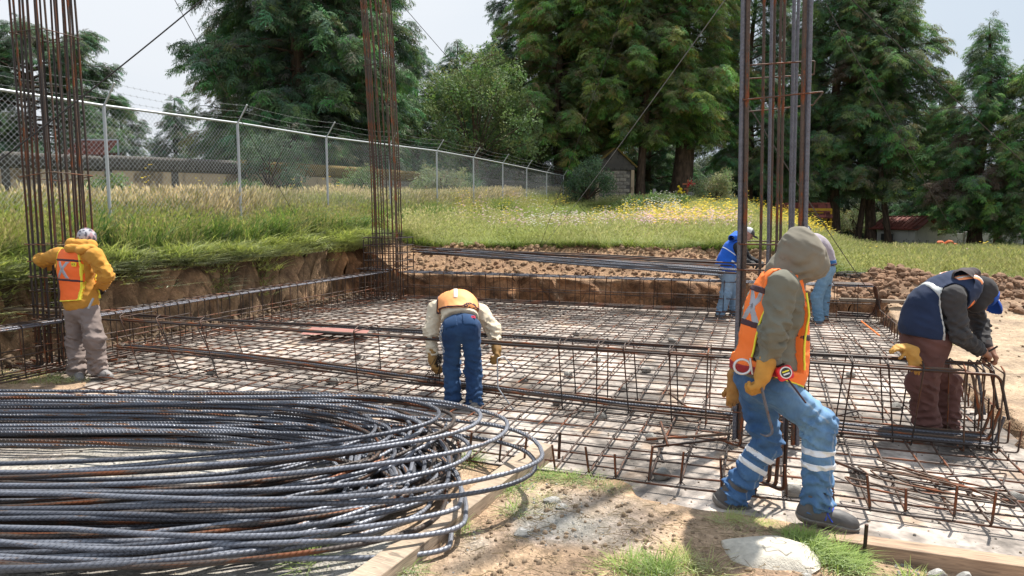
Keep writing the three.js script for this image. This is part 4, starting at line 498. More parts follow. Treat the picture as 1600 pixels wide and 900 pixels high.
{ // stones and spacer blocks
  const R = rng(320);
  M.rockMarks = (() => { const t = tex(512, 512, (x, y) => { const a = pfbm(x, y, 5, 5, 81), b = pfbm(x, y, 30, 3, 82); let v = .80 + .22 * (a - .5) + .16 * (b - .5); const w = .006 * (1 + pnoise(x * 20, y * 20, 20, 5)), seg = (x0, y0, x1, y1) => { const dx = x1 - x0, dy = y1 - y0, t = clamp(((x - x0) * dx + (y - y0) * dy) / (dx * dx + dy * dy)); return Math.hypot(x - x0 - dx * t, y - y0 - dy * t) < w; }; const r = Math.hypot((x - .60) * 1.1, (y - .40) * 1.5); if (Math.abs(r - .07) < w || seg(.585, .27, .60, .33) || seg(.45, .52, .45, .66) || seg(.45, .66, .56, .60) || seg(.56, .60, .60, .70) || seg(.60, .70, .66, .62)) v *= .70; return [v, v * .97, v * .92]; }); return mat([.84, .82, .78], .9, 0, { map: t, bumpMap: rep(T.soilBump, 2), bumpScale: .006 }); })();
  const p = W(.09, 3.86, -.03), g = rockGeo(5, .262, .09, .19, .16, 4, 1), u = g.attributes.uv, q = g.attributes.position; for (let i = 0; i < q.count; i++) u.setXY(i, q.getX(i) / .64 + .5, .5 + q.getZ(i) / .5); g.rotateY(.25);
  one('boulder', g.translate(p.x, ground(.09, 3.86) + .0, p.z), M.rockMarks, 'big flat whitish stone with scribbled marks in front of the hooded worker', 'stone');
  for (const [u0, v0, sx, sy, sz, ry, m, l] of [[.95, 4.14, .052, .034, .035, .5, M.whiteRock, 'oblong pale stone below the near timber'], [1.075, 4.12, .042, .045, .034, .2, M.stone, 'squarish stone right of the oblong one below the timber'], [-1.17, 4.08, .055, .02, .045, .4, M.whiteRock, 'flat pale stone flake in the dirt beside the left timber'], [-1.10, 4.02, .04, .012, .04, 1, M.whiteRock, 'thin stone chip just in front of the flat flake'], [-1.22, 3.64, .05, .022, .055, 1.3, M.whiteRock, 'chalk-white lump in the gravel at the bottom'], [.27, 3.72, .035, .008, .022, .5, M.whiteRock, 'small white chip at the right foot of the flat stone']]) one('stone', rockGeo(u0 * 10 + 3, sx, sy, sz, .25, 3).rotateY(ry).translate(u0, ground(u0, v0) + sy * .55, -v0), m, l, 'stone');
  const sp = [[1240, 775, 'rough concrete lump in front of the short dowels'], [1035, 748, 'dark spacer block under the near mat left of the walking worker'], [1340, 748, 'spacer block under the mat right of the front leg'], [1585, 787, 'spacer block at the right edge of the picture']];
  sp.forEach(([px, py, l], i) => { const o = gp(px, py, 0); one('spacer_block', rockGeo(i * 3 + 1, .075, .05, .05, .14, 2).rotateY(i).translate(o.x, .035, o.z), M.block, l, 'spacer block'); });
  const places = [[872, 633], [975, 611], [938, 655], [820, 597], [932, 566], [1010, 582], [888, 590], [695, 596], [560, 560], [640, 545], [470, 575], [1018, 690], [1050, 535], [1290, 560], [1330, 590], [1400, 640], [330, 585], [900, 525], [760, 545], [1000, 640], [1110, 560], [520, 600]];
  const where = ['under the mat just left of the nearest column foot bars', 'among the feet of the slanting stirrups', 'behind the slanting stirrups near the middle', 'close to the bent rod of the bending worker', 'midway between the bending worker and the back beam', 'behind the second slanting stirrup', 'behind the first slanting stirrup', 'beside the left leg of the bending worker', 'left of the two upright ties of the near beam', 'behind the near beam left of the bending worker', 'left of the bending worker, before the red sheet', 'below the two bar ends by the nearest column', 'on the far part of the mat left of the column', 'right of the hooded worker, behind the near beam', 'right of the raised knee', 'under the mat left of the maroon trousers', 'at the far left part of the mat near the slack bars', 'on the far mat beneath the back beam', 'right of the bending worker on the far mat', 'in front of the slanting stirrups', 'just left of the hooded worker on the far mat', 'below the crumpled red sheet'];
  places.forEach(([px, py], i) => { const o = gp(px, py, 0); one('spacer_block', rockGeo(Math.floor(R() * 9), .06 + .02 * R(), .042, .045, .14, 2).rotateY(R() * 3).translate(o.x, .034, o.z), M.block, 'small spacer block ' + where[i], 'spacer block', 'spacer blocks under the mat'); });
}
{ // loose steel
  const R = rng(340), LB = (pts, r, m, l, g) => one('loose_bar', tube(rounded(pts, .03, 3), r, 7), m, l, 'rebar', g), q = (x, y, h = .09) => gp(x, y, h);
  LB([q(1318, 522), q(1358, 550)], .0085, M.rustBar, 'short rusty bar lying on the mat behind the hooded worker');
  LB([q(1290, 654), q(1342, 641)], .009, M.darkBar, 'short black bar lying across the mat right of the raised knee');
  LB([q(1292, 716), q(1348, 738)], .011, M.matBar2, 'stub of bar on the mat beside the shin stripes');
  LB([q(1010, 686, .11), q(1140, 678, .13)], .012, M.rustBar, 'rusty bar end lying left of the nearest column foot');
  LB([q(1018, 698, .1), q(1135, 685, .13)], .012, M.darkBar, 'dark bar end just below the rusty one by the column foot');
  LB([q(1032, 660, .12), q(1044, 696, .12)], .012, M.matBar2, 'stubby bar standing up across the two bar ends');
  LB([q(1045, 614), q(1080, 641)], .010, M.matBar2, 'grey bar offcut on the mat left of the hooded worker');
  LB([q(875, 652), q(912, 640, .1)], .007, M.darkBar, 'short dark offcut among the slanting stirrups');
  LB([q(980, 658), q(1010, 648, .1)], .007, M.darkBar, 'curved dark offcut at the foot of the stirrups');
  LB([q(1346, 502, .1), q(1374, 524, .1)], .013, mat([.75, .18, .03], .5), 'orange painted bar at the right edge of the mat');
  LB([q(0, 478, .72).add(new V3(-1.2, .0, .3)), q(105, 486, .70), q(150, 492, .68)], .02, M.woodOld, 'pale pole lying along the bank foot behind the left column');
  LB([q(0, 486, .66).add(new V3(-1.2, 0, .3)), q(95, 493, .66)], .013, M.matBar, 'rusty bar under the pale pole at the bank foot');
  // stirrups thrown down on the mat at the right
  const labs = ['largest loose stirrup of the pile, at its far left end', 'loose stirrup lying rusty side up in the middle of the pile', 'loose stirrup whose corner points at the viewer from the pile', 'loose stirrup tilted up at the right of the pile', 'loose stirrup lowest of the pile, at its near left', 'thin loose stirrup crossing the pile diagonally', 'loose stirrup at the near right of the pile', 'loose stirrup underneath the tilted one'];
  [[1405, 742, .30, .55, .18], [1430, 752, .35, .62, .22], [1480, 765, .42, .62, .18], [1520, 762, -.35, .40, .30], [1400, 775, .25, .55, .16], [1470, 758, .55, .70, .2], [1500, 783, .15, .5, .2], [1450, 770, .32, .6, .2]].forEach(([px, py, a, l, w], i) => { const o = gp(px, py, .1), h = .095 + i * .009, loc = (x, z) => new V3(o.x + x * Math.cos(a) + z * Math.sin(a), h + .05 * (i === 3 ? x + .2 : 0) * 2 + .01 * Math.sin(x * 9 + i), o.z - x * Math.sin(a) * -1 + z * Math.cos(a)); one('stirrup', tube(rounded([loc(0, -w / 2), loc(l / 2, -w / 2), loc(l / 2, w / 2), loc(-l / 2, w / 2), loc(-l / 2, -w / 2 + .006), loc(.0, -w / 2 + .012), loc(.08, -w / 2 + .05)], .035, 4), .0062, 6), i % 3 ? M.rustBar : M.darkBar, labs[i], 'stirrup', 'loose stirrups on the mat'); });
  // long bars stacked on the spoil behind
  const s = thing('rebar_stack', 'long flat stack of straight bars lying on the spoil behind the back beam', 'rebar stack');
  for (let i = 0; i < 30; i++) { const a = gp(642 + R() * 50, 393 + R() * 6, 1.0), b = gp(1120 + R() * 40, 414 + 18 * R(), .9), k = Math.floor(i / 13), f = (R() - .5), m = []; for (let j = 0; j <= 8; j++) { const t = j / 8, p = new V3().lerpVectors(a, b, t); p.z += f * .5 * (1 - Math.abs(2 * t - 1)) * .4 + (R() - .5) * .03; p.y = Math.max(gY(p) + .05, 1.02 - .12 * t) + k * .045 + R() * .02; m.push(p); } part('bar', tube(m, .014, 6), [M.darkBar, M.steelBar2, M.matBar2][i % 3], s); }
  const st = thing('stirrup_stack', 'stack of bent stirrups on the ground beyond the far right corner', 'stirrup stack', null, gp(1312, 466, .1)); for (let i = 0; i < 9; i++) { const w = .28, l = .46; part('stirrup', tube(rounded([new V3(-l, i * .045, -w + R() * .05), new V3(l, i * .045 + .02, -w), new V3(l, i * .045, w), new V3(-l, i * .045, w), new V3(-l, i * .045, -w)], .05, 3), .011, 5), i % 2 ? M.darkBar : M.matBar2, st); }
  const wc = gp(1328, 438, .55), rings = []; for (let i = 0; i < 14; i++) rings.push(tube(Array.from({ length: 25 }, (_, k) => { const a = k / 24 * 6.283; return new V3(Math.cos(a) * (.22 + R() * .06), i * .006 + .01 * Math.sin(a * 3 + i), Math.sin(a) * (.2 + R() * .05)); }), .005, 4, false)); one('wire_coil', mergeGeometries(rings).translate(wc.x, Math.max(.62, gY(wc) + .05), wc.z), M.wire, 'black coil of tie wire on the far right stirrup stack', 'wire coil');
  // a crumpled sheet on the mat
  const g = new THREE.PlaneGeometry(.95, .55, 26, 16), P = g.attributes.position; for (let i = 0; i < P.count; i++) { const x = P.getX(i), y = P.getY(i); P.setZ(i, .035 * fbm(x * 4, y * 4, 1, 3) + .05 * Math.max(0, x - .25) + .02); P.setX(i, x + .05 * vnoise(y * 5, 2)); P.setY(i, y * (.8 + .3 * vnoise(x * 4, 9))); } g.rotateX(-Math.PI / 2).rotateY(YAW * .9); g.computeVertexNormals(); const o = gp(528, 520, .1); one('crumpled_sheet', g.translate(o.x, .115, o.z), mat([.42, .19, .16], .9, 0, { side: THREE.DoubleSide, map: rep(T.cloth, 2) }), 'crumpled dull red sheet lying on the mat left of the bending worker', 'sheet'); LB([q(497, 524), q(563, 517)], .008, M.rustBar, 'thin rusty bar lying over the crumpled red sheet');
}
{ // gravel, clods and straw on the soil
  const R = rng(360), sc = (name, label, geos, mats, list) => geos.forEach((g, gi) => { const l = list.filter((_, i) => i % geos.length === gi); if (!l.length) return; const im = new THREE.InstancedMesh(g, mats, l.length), m4 = new THREE.Matrix4(), e = new THREE.Quaternion(); l.forEach(([p, s, c, ry], i) => { im.setMatrixAt(i, m4.compose(p, e.setFromEuler(new THREE.Euler(ry * .3, ry, ry * .2)), s)); im.setColorAt(i, new THREE.Color().setRGB(...c)); }); im.name = numbered(name); tag(im, label, null, null, 'stuff'); im.castShadow = im.receiveShadow = true; scene.add(im); });
  const pg = [1, 2, 3].map((i) => rockGeo(i * 4, 1, .7, .85, .3, 1)), cg = [5, 6, 7].map((i) => rockGeo(i * 5, 1, .75, .9, .5, 2)), W1 = mat([1, 1, 1], .95, 0, { map: rep(T.soil, 2) });
  const peb = [], clod = [], straw = [];
  for (let i = 0; i < 9000; i++) { const u = -7 + 9.5 * R(), v = 1.9 + 2.9 * R(); if (v > frontEdge(u) - .02 || (u > -.75 && v > 4.2)) continue; const gm = sstep(-.25, .2, fbm(u * 1.4 + 3, v * 1.4, 2, 3)) * (1 - sstep(-1.0, -.5, u)), r = R(); if (r > .12 + .9 * Math.max(gm, u < -2 ? .6 : 0)) continue; const s = .003 + .010 * R() ** 3, k = .75 + .5 * R(); peb.push([W(u, v, ground(u, v) + s * .2), new V3(s, s, s), gm > .4 ? [.50 * k, .48 * k, .45 * k] : [.46 * k, .36 * k, .27 * k], R() * 6]); }
  for (let i = 0; i < 260; i++) { const u = .75 + 1.2 * R(), v = 4.0 + .22 * R(), s = .006 + .014 * R() * R(), k = .6 + .7 * R(); if (v > 4.22) continue; peb.push([W(u, v, ground(u, v) + s * .3), new V3(s, s, s), [.52 * k, .50 * k, .47 * k], R() * 6]); }
  for (let i = 0; i < 900; i++) { const u = UL + (UR - UL) * R(), v = 4.4 + 9 * R() * R(), s = .005 + .012 * R() * R(); peb.push([W(u, v, s * .4), new V3(s, s, s), R() < .5 ? [.30, .26, .22] : [.42, .33, .24], R() * 6]); }
  for (let i = 0; i < 7200; i++) { const a = R(); let u, v, big; if (a < .62) { u = 1.3 + 9 * R(); v = 15.0 + (R() + R() + R() - 1.5) * 1.25; big = 1; } else { u = -7.9 + 9 * R(); v = 14.25 + 1.9 * R(); big = .7; } const y = ground(u, v); if (y < .12) continue; const s = (.018 + .085 * R() ** 4) * big, k = .7 + .6 * R(), h = fbm(u * 2, v * 2, 3, 3); clod.push([W(u, v, y + s * .25), new V3(s, s, s), big === 1 ? [.38 * k, .215 * k, .125 * k] : h > .0 ? [.46 * k, .29 * k, .17 * k] : [.36 * k, .20 * k, .11 * k], R() * 6]); }
  for (let i = 0; i < 700; i++) { const u = -8.9 + .4 * R(), v = 5 + 9 * R(), y = .02 + .12 * R() * R(), s = .02 + .05 * R() * R(), k = .7 + .6 * R(); clod.push([W(-8.45 + .25 * (R() - .5), v, y), new V3(s, s, s), [.24 * k, .16 * k, .10 * k], R() * 6]); void u; }
  for (let i = 0; i < 1500; i++) { const u = -1.5 + 2.4 * R(), v = 3.0 + 1.7 * R(); if (v > frontEdge(u) - .04 || (u > -.75 && v > 4.2)) continue; const s = .004 + .016 * R() ** 4, k = .8 + .4 * R(); clod.push([W(u, v, ground(u, v) + s * .3), new V3(s, s, s), [.42 * k, .30 * k, .20 * k], R() * 6]); }
  for (let i = 0; i < 900; i++) { const u = 2.2 + 7 * R(), v = 5 + 9 * R(), s = .006 + .02 * R() ** 3, k = .8 + .4 * R(); clod.push([W(u, v, ground(u, v) + s * .2), new V3(s, s, s), [.46 * k, .33 * k, .22 * k], R() * 6]); }
  for (let i = 0; i < 620; i++) { const u = -1.7 + 2.7 * R(), v = 2.9 + 1.9 * R(); if (v > frontEdge(u) - .03 || (u > -.75 && v > 4.2) || vnoise(u * 2.2, v * 2.2) < -.2) continue; const l = .05 + .13 * R() * R(), k = .7 + .5 * R(); straw.push([W(u, v, ground(u, v) + .008), new V3(l, 1, 1), [.50 * k, .38 * k, .22 * k], R() * 6]); }
  sc('gravel', 'grey gravel and grit strewn in front of the slab', pg, W1, peb); sc('soil_clods', 'reddish brown clods on the spoil and at the foot of the cut', cg, W1, clod);
  const sg = [tube([new V3(-.5, .0, 0), new V3(-.15, .014, .03), new V3(.2, .01, .02), new V3(.5, 0, -.04)], .0022, 4, false), tube([new V3(-.5, .004, .05), new V3(0, .018, -.04), new V3(.5, .006, .06)], .0016, 4, false)]; straw.forEach((s) => { s[3] *= 1; });
  sg.forEach((g, gi) => { const l = straw.filter((_, i) => i % 2 === gi), im = new THREE.InstancedMesh(g, W1, l.length), m4 = new THREE.Matrix4(), q = new THREE.Quaternion(); l.forEach(([p, s, c, ry], i) => { im.setMatrixAt(i, m4.compose(p, q.setFromAxisAngle(UP, ry), s)); im.setColorAt(i, new THREE.Color().setRGB(...c)); }); im.name = numbered('dry_straw'); tag(im, 'bits of dry straw and roots on the near soil', null, null, 'stuff'); scene.add(im); });
}
// ------------------------------------------------------------------ people: distance fields meshed with surface nets
const cap = (a, b, ra, rb) => { const ax = a.x, ay = a.y, az = a.z, bx = b.x - ax, by = b.y - ay, bz = b.z - az, L = 1 / Math.max(1e-9, bx * bx + by * by + bz * bz), dr = rb - ra; return (x, y, z) => { x -= ax; y -= ay; z -= az; let t = (x * bx + y * by + z * bz) * L; t = t < 0 ? 0 : t > 1 ? 1 : t; x -= bx * t; y -= by * t; z -= bz * t; return Math.sqrt(x * x + y * y + z * z) - ra - dr * t; }; };
const ell = (c, X, Y, Z, rx, ry, rz) => (x, y, z) => { x -= c.x; y -= c.y; z -= c.z; const a = (x * X.x + y * X.y + z * X.z) / rx, b = (x * Y.x + y * Y.y + z * Y.z) / ry, d = (x * Z.x + y * Z.y + z * Z.z) / rz, k0 = Math.sqrt(a * a + b * b + d * d), k1 = Math.sqrt(a * a / (rx * rx) + b * b / (ry * ry) + d * d / (rz * rz)); return k1 < 1e-6 ? -Math.min(rx, ry, rz) : k0 * (k0 - 1) / k1; };
const su = (k, ...fs) => (x, y, z) => { let d = fs[0](x, y, z); for (let i = 1; i < fs.length; i++) { const e = fs[i](x, y, z), h = Math.max(k - Math.abs(d - e), 0) / k; d = Math.min(d, e) - h * h * k * .25; } return d; };
const pl = (p, n) => { const k = p.dot(n); return (x, y, z) => x * n.x + y * n.y + z * n.z - k; };
const cut = (...fs) => (x, y, z) => { let d = -1e9; for (const f of fs) { const e = f(x, y, z); if (e > d) d = e; } return d; };
const neg = (f) => (x, y, z) => -f(x, y, z);
const grow = (f, r) => (x, y, z) => f(x, y, z) - r;
const folds = (f, amp, sc, seed, spots = [], rings = []) => (x, y, z) => { let d = f(x, y, z); if (d > .07 || d < -.07) return d;
  for (const [p, ax, L, per, am, pw] of rings) { const qx = x - p.x, qy = y - p.y, qz = z - p.z, s = qx * ax.x + qy * ax.y + qz * ax.z; if (s < -.02 || s > L + .03) continue; const e = Math.hypot(qx - ax.x * s, qy - ax.y * s, qz - ax.z * s); if (e > .17) continue; const t = clamp(s / L), nn = vnoise(x * 9 + seed, y * 5, z * 9); d += am * t ** pw * (1 - sstep(.11, .17, e)) * (.35 + .9 * Math.abs(vnoise(x * 6, y * 6 + seed, z * 6))) * Math.sin(s / per * 6.283 + 5.5 * nn); } let a = amp * .42; for (const [p, r, k] of spots) { const q = 1 - Math.hypot(x - p.x, y - p.y, z - p.z) / r; if (q > 0) a += amp * k * q; } const n = vnoise(x * sc + seed, y * sc * 1.9 + seed + .8 * x * sc, z * sc), m = vnoise(x * sc * 1.7 + 7 + y * sc, y * sc * 4.2 + 1.6 * (z + x) * sc + n, z * sc * 1.7 + seed); return d + a * ((Math.abs(n) - .32) * 1.7 + .95 * (Math.abs(m) - .3)); };
function net(f, lo, hi, h) { // surface nets
  const nx = Math.ceil((hi.x - lo.x) / h) + 1, ny = Math.ceil((hi.y - lo.y) / h) + 1, nz = Math.ceil((hi.z - lo.z) / h) + 1, D = new Float32Array(nx * ny * nz), B = 4, lim = B * h * 1.1 + .02;
  for (let k0 = 0; k0 < nz; k0 += B) for (let j0 = 0; j0 < ny; j0 += B) for (let i0 = 0; i0 < nx; i0 += B) { const c = f(lo.x + (i0 + 1.5) * h, lo.y + (j0 + 1.5) * h, lo.z + (k0 + 1.5) * h), far = Math.abs(c) > lim; for (let k = k0; k < Math.min(nz, k0 + B); k++) for (let j = j0; j < Math.min(ny, j0 + B); j++) for (let i = i0; i < Math.min(nx, i0 + B); i++) D[(k * ny + j) * nx + i] = far ? c : f(lo.x + i * h, lo.y + j * h, lo.z + k * h); }
  const ix = new Int32Array(nx * ny * nz).fill(-1), P = [], I = [], off = [0, 1, nx, nx + 1, nx * ny, nx * ny + 1, nx * ny + nx, nx * ny + nx + 1], E = [[0, 1], [2, 3], [4, 5], [6, 7], [0, 2], [1, 3], [4, 6], [5, 7], [0, 4], [1, 5], [2, 6], [3, 7]];
  for (let k = 0; k < nz - 1; k++) for (let j = 0; j < ny - 1; j++) for (let i = 0; i < nx - 1; i++) { const o = (k * ny + j) * nx + i; let m = 0; for (let c = 0; c < 8; c++) if (D[o + off[c]] < 0) m |= 1 << c; if (m === 0 || m === 255) continue; let x = 0, y = 0, z = 0, n = 0; for (const [a, b] of E) { const p = m >> a & 1, q = m >> b & 1; if (p === q) continue; const u = D[o + off[a]], v = D[o + off[b]], t = u / (u - v); x += (a & 1) + t * ((b & 1) - (a & 1)); y += (a >> 1 & 1) + t * ((b >> 1 & 1) - (a >> 1 & 1)); z += (a >> 2) + t * ((b >> 2) - (a >> 2)); n++; } ix[o] = P.length / 3; P.push(lo.x + (i + x / n) * h, lo.y + (j + y / n) * h, lo.z + (k + z / n) * h); }
  const S = [1, nx, nx * ny], q = (a, b, c, d, fl) => { if (a < 0 || b < 0 || c < 0 || d < 0) return; fl ? I.push(a, b, c, a, c, d) : I.push(a, c, b, a, d, c); };
  for (let k = 1; k < nz - 1; k++) for (let j = 1; j < ny - 1; j++) for (let i = 1; i < nx - 1; i++) { const o = (k * ny + j) * nx + i, s = D[o] < 0; for (let a = 0; a < 3; a++) { if (s === D[o + S[a]] < 0) continue; const u = S[(a + 1) % 3], v = S[(a + 2) % 3]; q(ix[o - u - v], ix[o - v], ix[o], ix[o - u], s); } }
  const g = new THREE.BufferGeometry(); g.setAttribute('position', new THREE.Float32BufferAttribute(P, 3)); g.setIndex(I); if (P.length) g.computeVertexNormals(); return g;
}
function box3(pts, m) { const lo = new V3(1e9, 1e9, 1e9), hi = lo.clone().negate(); for (const p of pts) { lo.min(p); hi.max(p); } const k = new V3(m, m, m); return [lo.sub(k), hi.add(k)]; }
function paint(g, fn) { const p = g.attributes.position, c = new Float32Array(p.count * 3); for (let i = 0; i < p.count; i++) c.set(fn(p.getX(i), p.getY(i), p.getZ(i)), i * 3); g.setAttribute('color', new THREE.BufferAttribute(c, 3)); return g; }
const clothM = (rough = .95, sheen) => new THREE.MeshPhysicalMaterial({ vertexColors: true, roughness: rough, sheen: sheen ? .25 : 0, sheenRoughness: .6, sheenColor: new THREE.Color(.6, .6, .6) });
M.cl = clothM(.95, 1); M.vestM = clothM(.65); M.leather = clothM(.75); M.skinM = new THREE.MeshPhysicalMaterial({ vertexColors: true, roughness: .55 }); M.boot = clothM(.6); M.reflect = mat([.72, .74, .78], .35, .1); M.greyBand = mat([.36, .37, .42], .45, .2); M.darkBand = mat([.055, .025, .035], .8); M.limeTrim = mat([.85, .78, .06], .7); M.rubber = mat([.05, .048, .046], .8);
const mot = (c, v = .25, s = 14) => (x, y, z) => { const k = 1 + v * fbm(x * s, y * s, z * s, 3) * 1.6; return c.map((q) => q * k); };
const along = (a, b, t) => new V3().lerpVectors(a, b, t);
const dirOf = (a, b) => new V3().subVectors(b, a).normalize();
function hand(wr, dir, palm, curl, o = {}) { // five fingers on a palm; dir to the knuckles, palm = the side they close on
  dir = dir.clone().normalize(); palm = palm.clone().addScaledVector(dir, -palm.dot(dir)).normalize(); const side = new V3().crossVectors(dir, palm).multiplyScalar(o.left ? -1 : 1), g = o.fat || 1, s = o.size || 1, at3 = (a, b, c) => wr.clone().addScaledVector(dir, a * s).addScaledVector(side, b * s).addScaledVector(palm, c * s), fs = [], pts = [wr];
  const K = [[.092, .030], [.096, .010], [.092, -.011], [.084, -.030]], L = [[.042, .026, .02], [.046, .03, .022], [.043, .028, .021], [.034, .021, .018]];
  fs.push(cap(at3(-.03, 0, 0), at3(.02, 0, 0), .030 * g * s, .032 * g * s)); K.forEach(([a, b]) => fs.push(cap(at3(.015, b * .7, 0), at3(a, b, 0), .0155 * g * s, .0125 * g * s)));
  const palmF = su(.018, ...fs), fing = []; const rot = (v, ang) => v.dir.clone().multiplyScalar(Math.cos(ang)).addScaledVector(v.n, Math.sin(ang));
  K.forEach(([a, b], i) => { let p = at3(a - .006, b, 0), d = dir.clone(), n = palm.clone(); L[i].forEach((l, j) => { const ang = (curl[i] ?? curl[0]) * [.75, 1.15, .8][j]; const nd = rot({ dir: d, n }, ang), nn = rot({ dir: n, n: d.clone().negate() }, ang); d = nd; n = nn; const q = p.clone().addScaledVector(d, l * s); fing.push(cap(p, q, (.0105 - j * .0008) * g * s, (.0098 - j * .0012) * g * s)); p = q; pts.push(q); }); });
  let p = at3(.028, .026, .006), d = side.clone().multiplyScalar(.6).addScaledVector(dir, .75).addScaledVector(palm, .35 + (o.thumb || .3)).normalize(); for (const [l, bend] of [[.038, 0], [.034, .5], [.026, .4]]) { d.addScaledVector(palm, bend * .5).addScaledVector(side, -bend * .55).normalize(); const q = p.clone().addScaledVector(d, l * s); fing.push(cap(p, q, .0125 * g * s, .0105 * g * s)); p = q; pts.push(q); }
  const fF = (x, y, z) => { let m = 1e9; for (const f of fing) { const e = f(x, y, z); if (e < m) m = e; } return m; };
  return { f: su(.010, palmF, fF), pts: [...pts, at3(.1, .04, 0), at3(.1, -.04, 0)] };
}
function headF(c, X, Y, Z, s = 1) { const P = (x, y, z) => c.clone().addScaledVector(X, x * s).addScaledVector(Y, y * s).addScaledVector(Z, z * s); const f = su(.022, ell(P(0, .025, -.008), X, Y, Z, .076 * s, .098 * s, .097 * s), ell(P(0, -.055, .03), X, Y, Z, .055 * s, .062 * s, .062 * s), cap(P(0, -.06, -.02), P(0, -.16, -.045), .052 * s, .058 * s)), nose = cap(P(0, .012, .092), P(0, -.028, .112), .009 * s, .016 * s), brow = cap(P(-.035, .022, .086), P(.035, .022, .086), .011 * s, .011 * s), lip = cap(P(-.018, -.062, .086), P(.018, -.062, .086), .008 * s, .008 * s), ear = (k) => ell(P(.077 * k, 0, -.012), X, Y, Z, .010 * s, .032 * s, .02 * s), chin = ell(P(0, -.098, .066), X, Y, Z, .026 * s, .02 * s, .022 * s), sock = (k) => ell(P(.033 * k, .004, .096), X, Y, Z, .017 * s, .011 * s, .02 * s); return { f: cut(su(.014, f, nose, brow, lip, ear(1), ear(-1), chin), neg(sock(1)), neg(sock(-1))), P, eyes: [P(.033, .004, .078), P(-.033, .004, .078)] }; }
function figure(name, label, J, o) {
  const t = thing(name, label, 'person', o.group, J.pel.clone().setY(0)), h = o.h, K = {};
  const put = (n, f, pts, m, mt, colf, hh = h) => { const [lo, hi] = box3(pts, m), g = net(f, lo, hi, hh); if (!g.attributes.position.count) return null; paint(g, colf); rel(g, t); return part(n, g, mt, t); };
  const Pu = dirOf(J.pel, J.mid || along(J.pel, J.chest, .4)), Pr = J.right.clone().addScaledVector(Pu, -J.right.dot(Pu)).normalize(), Pf = new V3().crossVectors(Pu, Pr), Cu = dirOf(J.chest, J.neck), cr = (J.rightC || J.right), Cr = cr.clone().addScaledVector(Cu, -cr.dot(Cu)).normalize(), Cf = new V3().crossVectors(Cu, Cr);
  Object.assign(K, { Pu, Pr, Pf, Cu, Cr, Cf, put, t });
  const b = { cw: .185, ch: .24, cd: .125, bw: .165, bd: .12, sh: .07, ...o.body }, mid = J.mid || along(J.pel, J.chest, .45);
  K.torso = su(.07, ell(J.chest, Cr, Cu, Cf, b.cw, b.ch, b.cd), ell(mid, Pr, Pu, Pf, b.bw, .19, b.bd), ell(J.pel.clone().addScaledVector(Pu, .07), Pr, Pu, Pf, b.bw + .01, .13, b.bd + .01), cap(J.shR, J.shL, b.sh, b.sh));
  const A = o.arm || [.07, .056, .045]; K.armR = su(.03, cap(J.shR, J.elR, A[0], A[1]), cap(J.elR, J.wrR, A[1], A[2])); K.armL = su(.03, cap(J.shL, J.elL, A[0], A[1]), cap(J.elL, J.wrL, A[1], A[2]));
  const g = o.leg || [.095, .072, .062], hip = (s) => J.pel.clone().addScaledVector(Pr, .088 * s).addScaledVector(Pu, -.03), leg = (s, k, a) => su(.05, cap(hip(s), k, g[0], g[1]), cap(k, a, g[1], g[2]));
  K.hip = hip; K.pants = su(.05, ell(J.pel, Pr, Pu, Pf, .165 + (o.hipw || 0), .14, .12 + (o.hipd || 0)), su(.012, leg(1, J.knR, J.anR), leg(-1, J.knL, J.anL)));
  const ring = (a, b, per, am, pw) => [a, dirOf(a, b), a.distanceTo(b), per, am * (o.rg ?? 1), pw];
  K.pantsF = folds(K.pants, o.pf || .012, o.ps || 13, o.seed, [[J.knR, .18, .9], [J.knL, .18, .9], [J.anR, .2, 1.4], [J.anL, .2, 1.4]], [ring(J.knR, J.anR, .062, .021, 1.4), ring(J.knL, J.anL, .058, .021, 1.4), ring(hip(1), J.knR, .085, .010, 1), ring(hip(-1), J.knL, .085, .010, 1)]);
  put('trousers', cut(K.pantsF, pl(J.pel.clone().addScaledVector(Pu, o.waist ?? .10), Pu)), [J.pel, J.knR, J.knL, J.anR, J.anL, J.pel.clone().addScaledVector(Pu, .1)], .21, M.cl, o.pantsC(K, J));
  const jk = folds(su(.04, cut(K.torso, neg(pl(J.pel.clone().addScaledVector(Pu, o.hem ?? .02), Pu))), K.armR, K.armL), o.jf || .010, o.js || 12, o.seed + 5, [[J.elR, .22, 1.4], [J.elL, .22, 1.4], [J.wrR, .13, 1.5], [J.wrL, .13, 1.5]], [ring(J.shR, J.elR, .06, .008, .6), ring(J.shL, J.elL, .06, .008, .6), ring(J.elR, J.wrR, .048, .009, .5), ring(J.elL, J.wrL, .048, .009, .5)]);
  K.jacket = jk; put('jacket', cut(jk, cutWrist(J)), [J.pel, J.chest, J.neck, J.shR, J.shL, J.elR, J.elL, J.wrR, J.wrL], .24, M.cl, o.jacketC(K, J));
  for (const [s, an, toe] of [['R', J.anR, J.toeR], ['L', J.anL, J.toeL]]) { // boots: shaft, foot and a sole
    const d = dirOf(an, toe), up = new V3(0, 1, 0).addScaledVector(d, -d.y).normalize(), sd = new V3().crossVectors(d, up), L = o.footL || .2, F = o.fat || 1, q = (a, b, c = 0) => an.clone().addScaledVector(d, a).addScaledVector(up, b).addScaledVector(sd, c), Hh = o.bootH || .085;
    const f = su(.035, cap(q(-.035, -Hh + .045), q(L * .55, -Hh + .04), .050 * F, .047 * F), ell(q(L * .78, -Hh + .034), d, up, sd, .085, .050 * F, .052 * F), cap(q(-.01, .05), q(-.012, -Hh + .05), .058 * F, .052 * F)), base = pl(q(0, -Hh), up.clone().negate());
    put('boot', cut(folds(f, .004, 18, 3), base), [q(-.1, -Hh), q(L + .1, -Hh), q(0, .1)], .07, M.boot, o.bootC || mot([.07, .065, .065], .4), Math.min(h, .009));
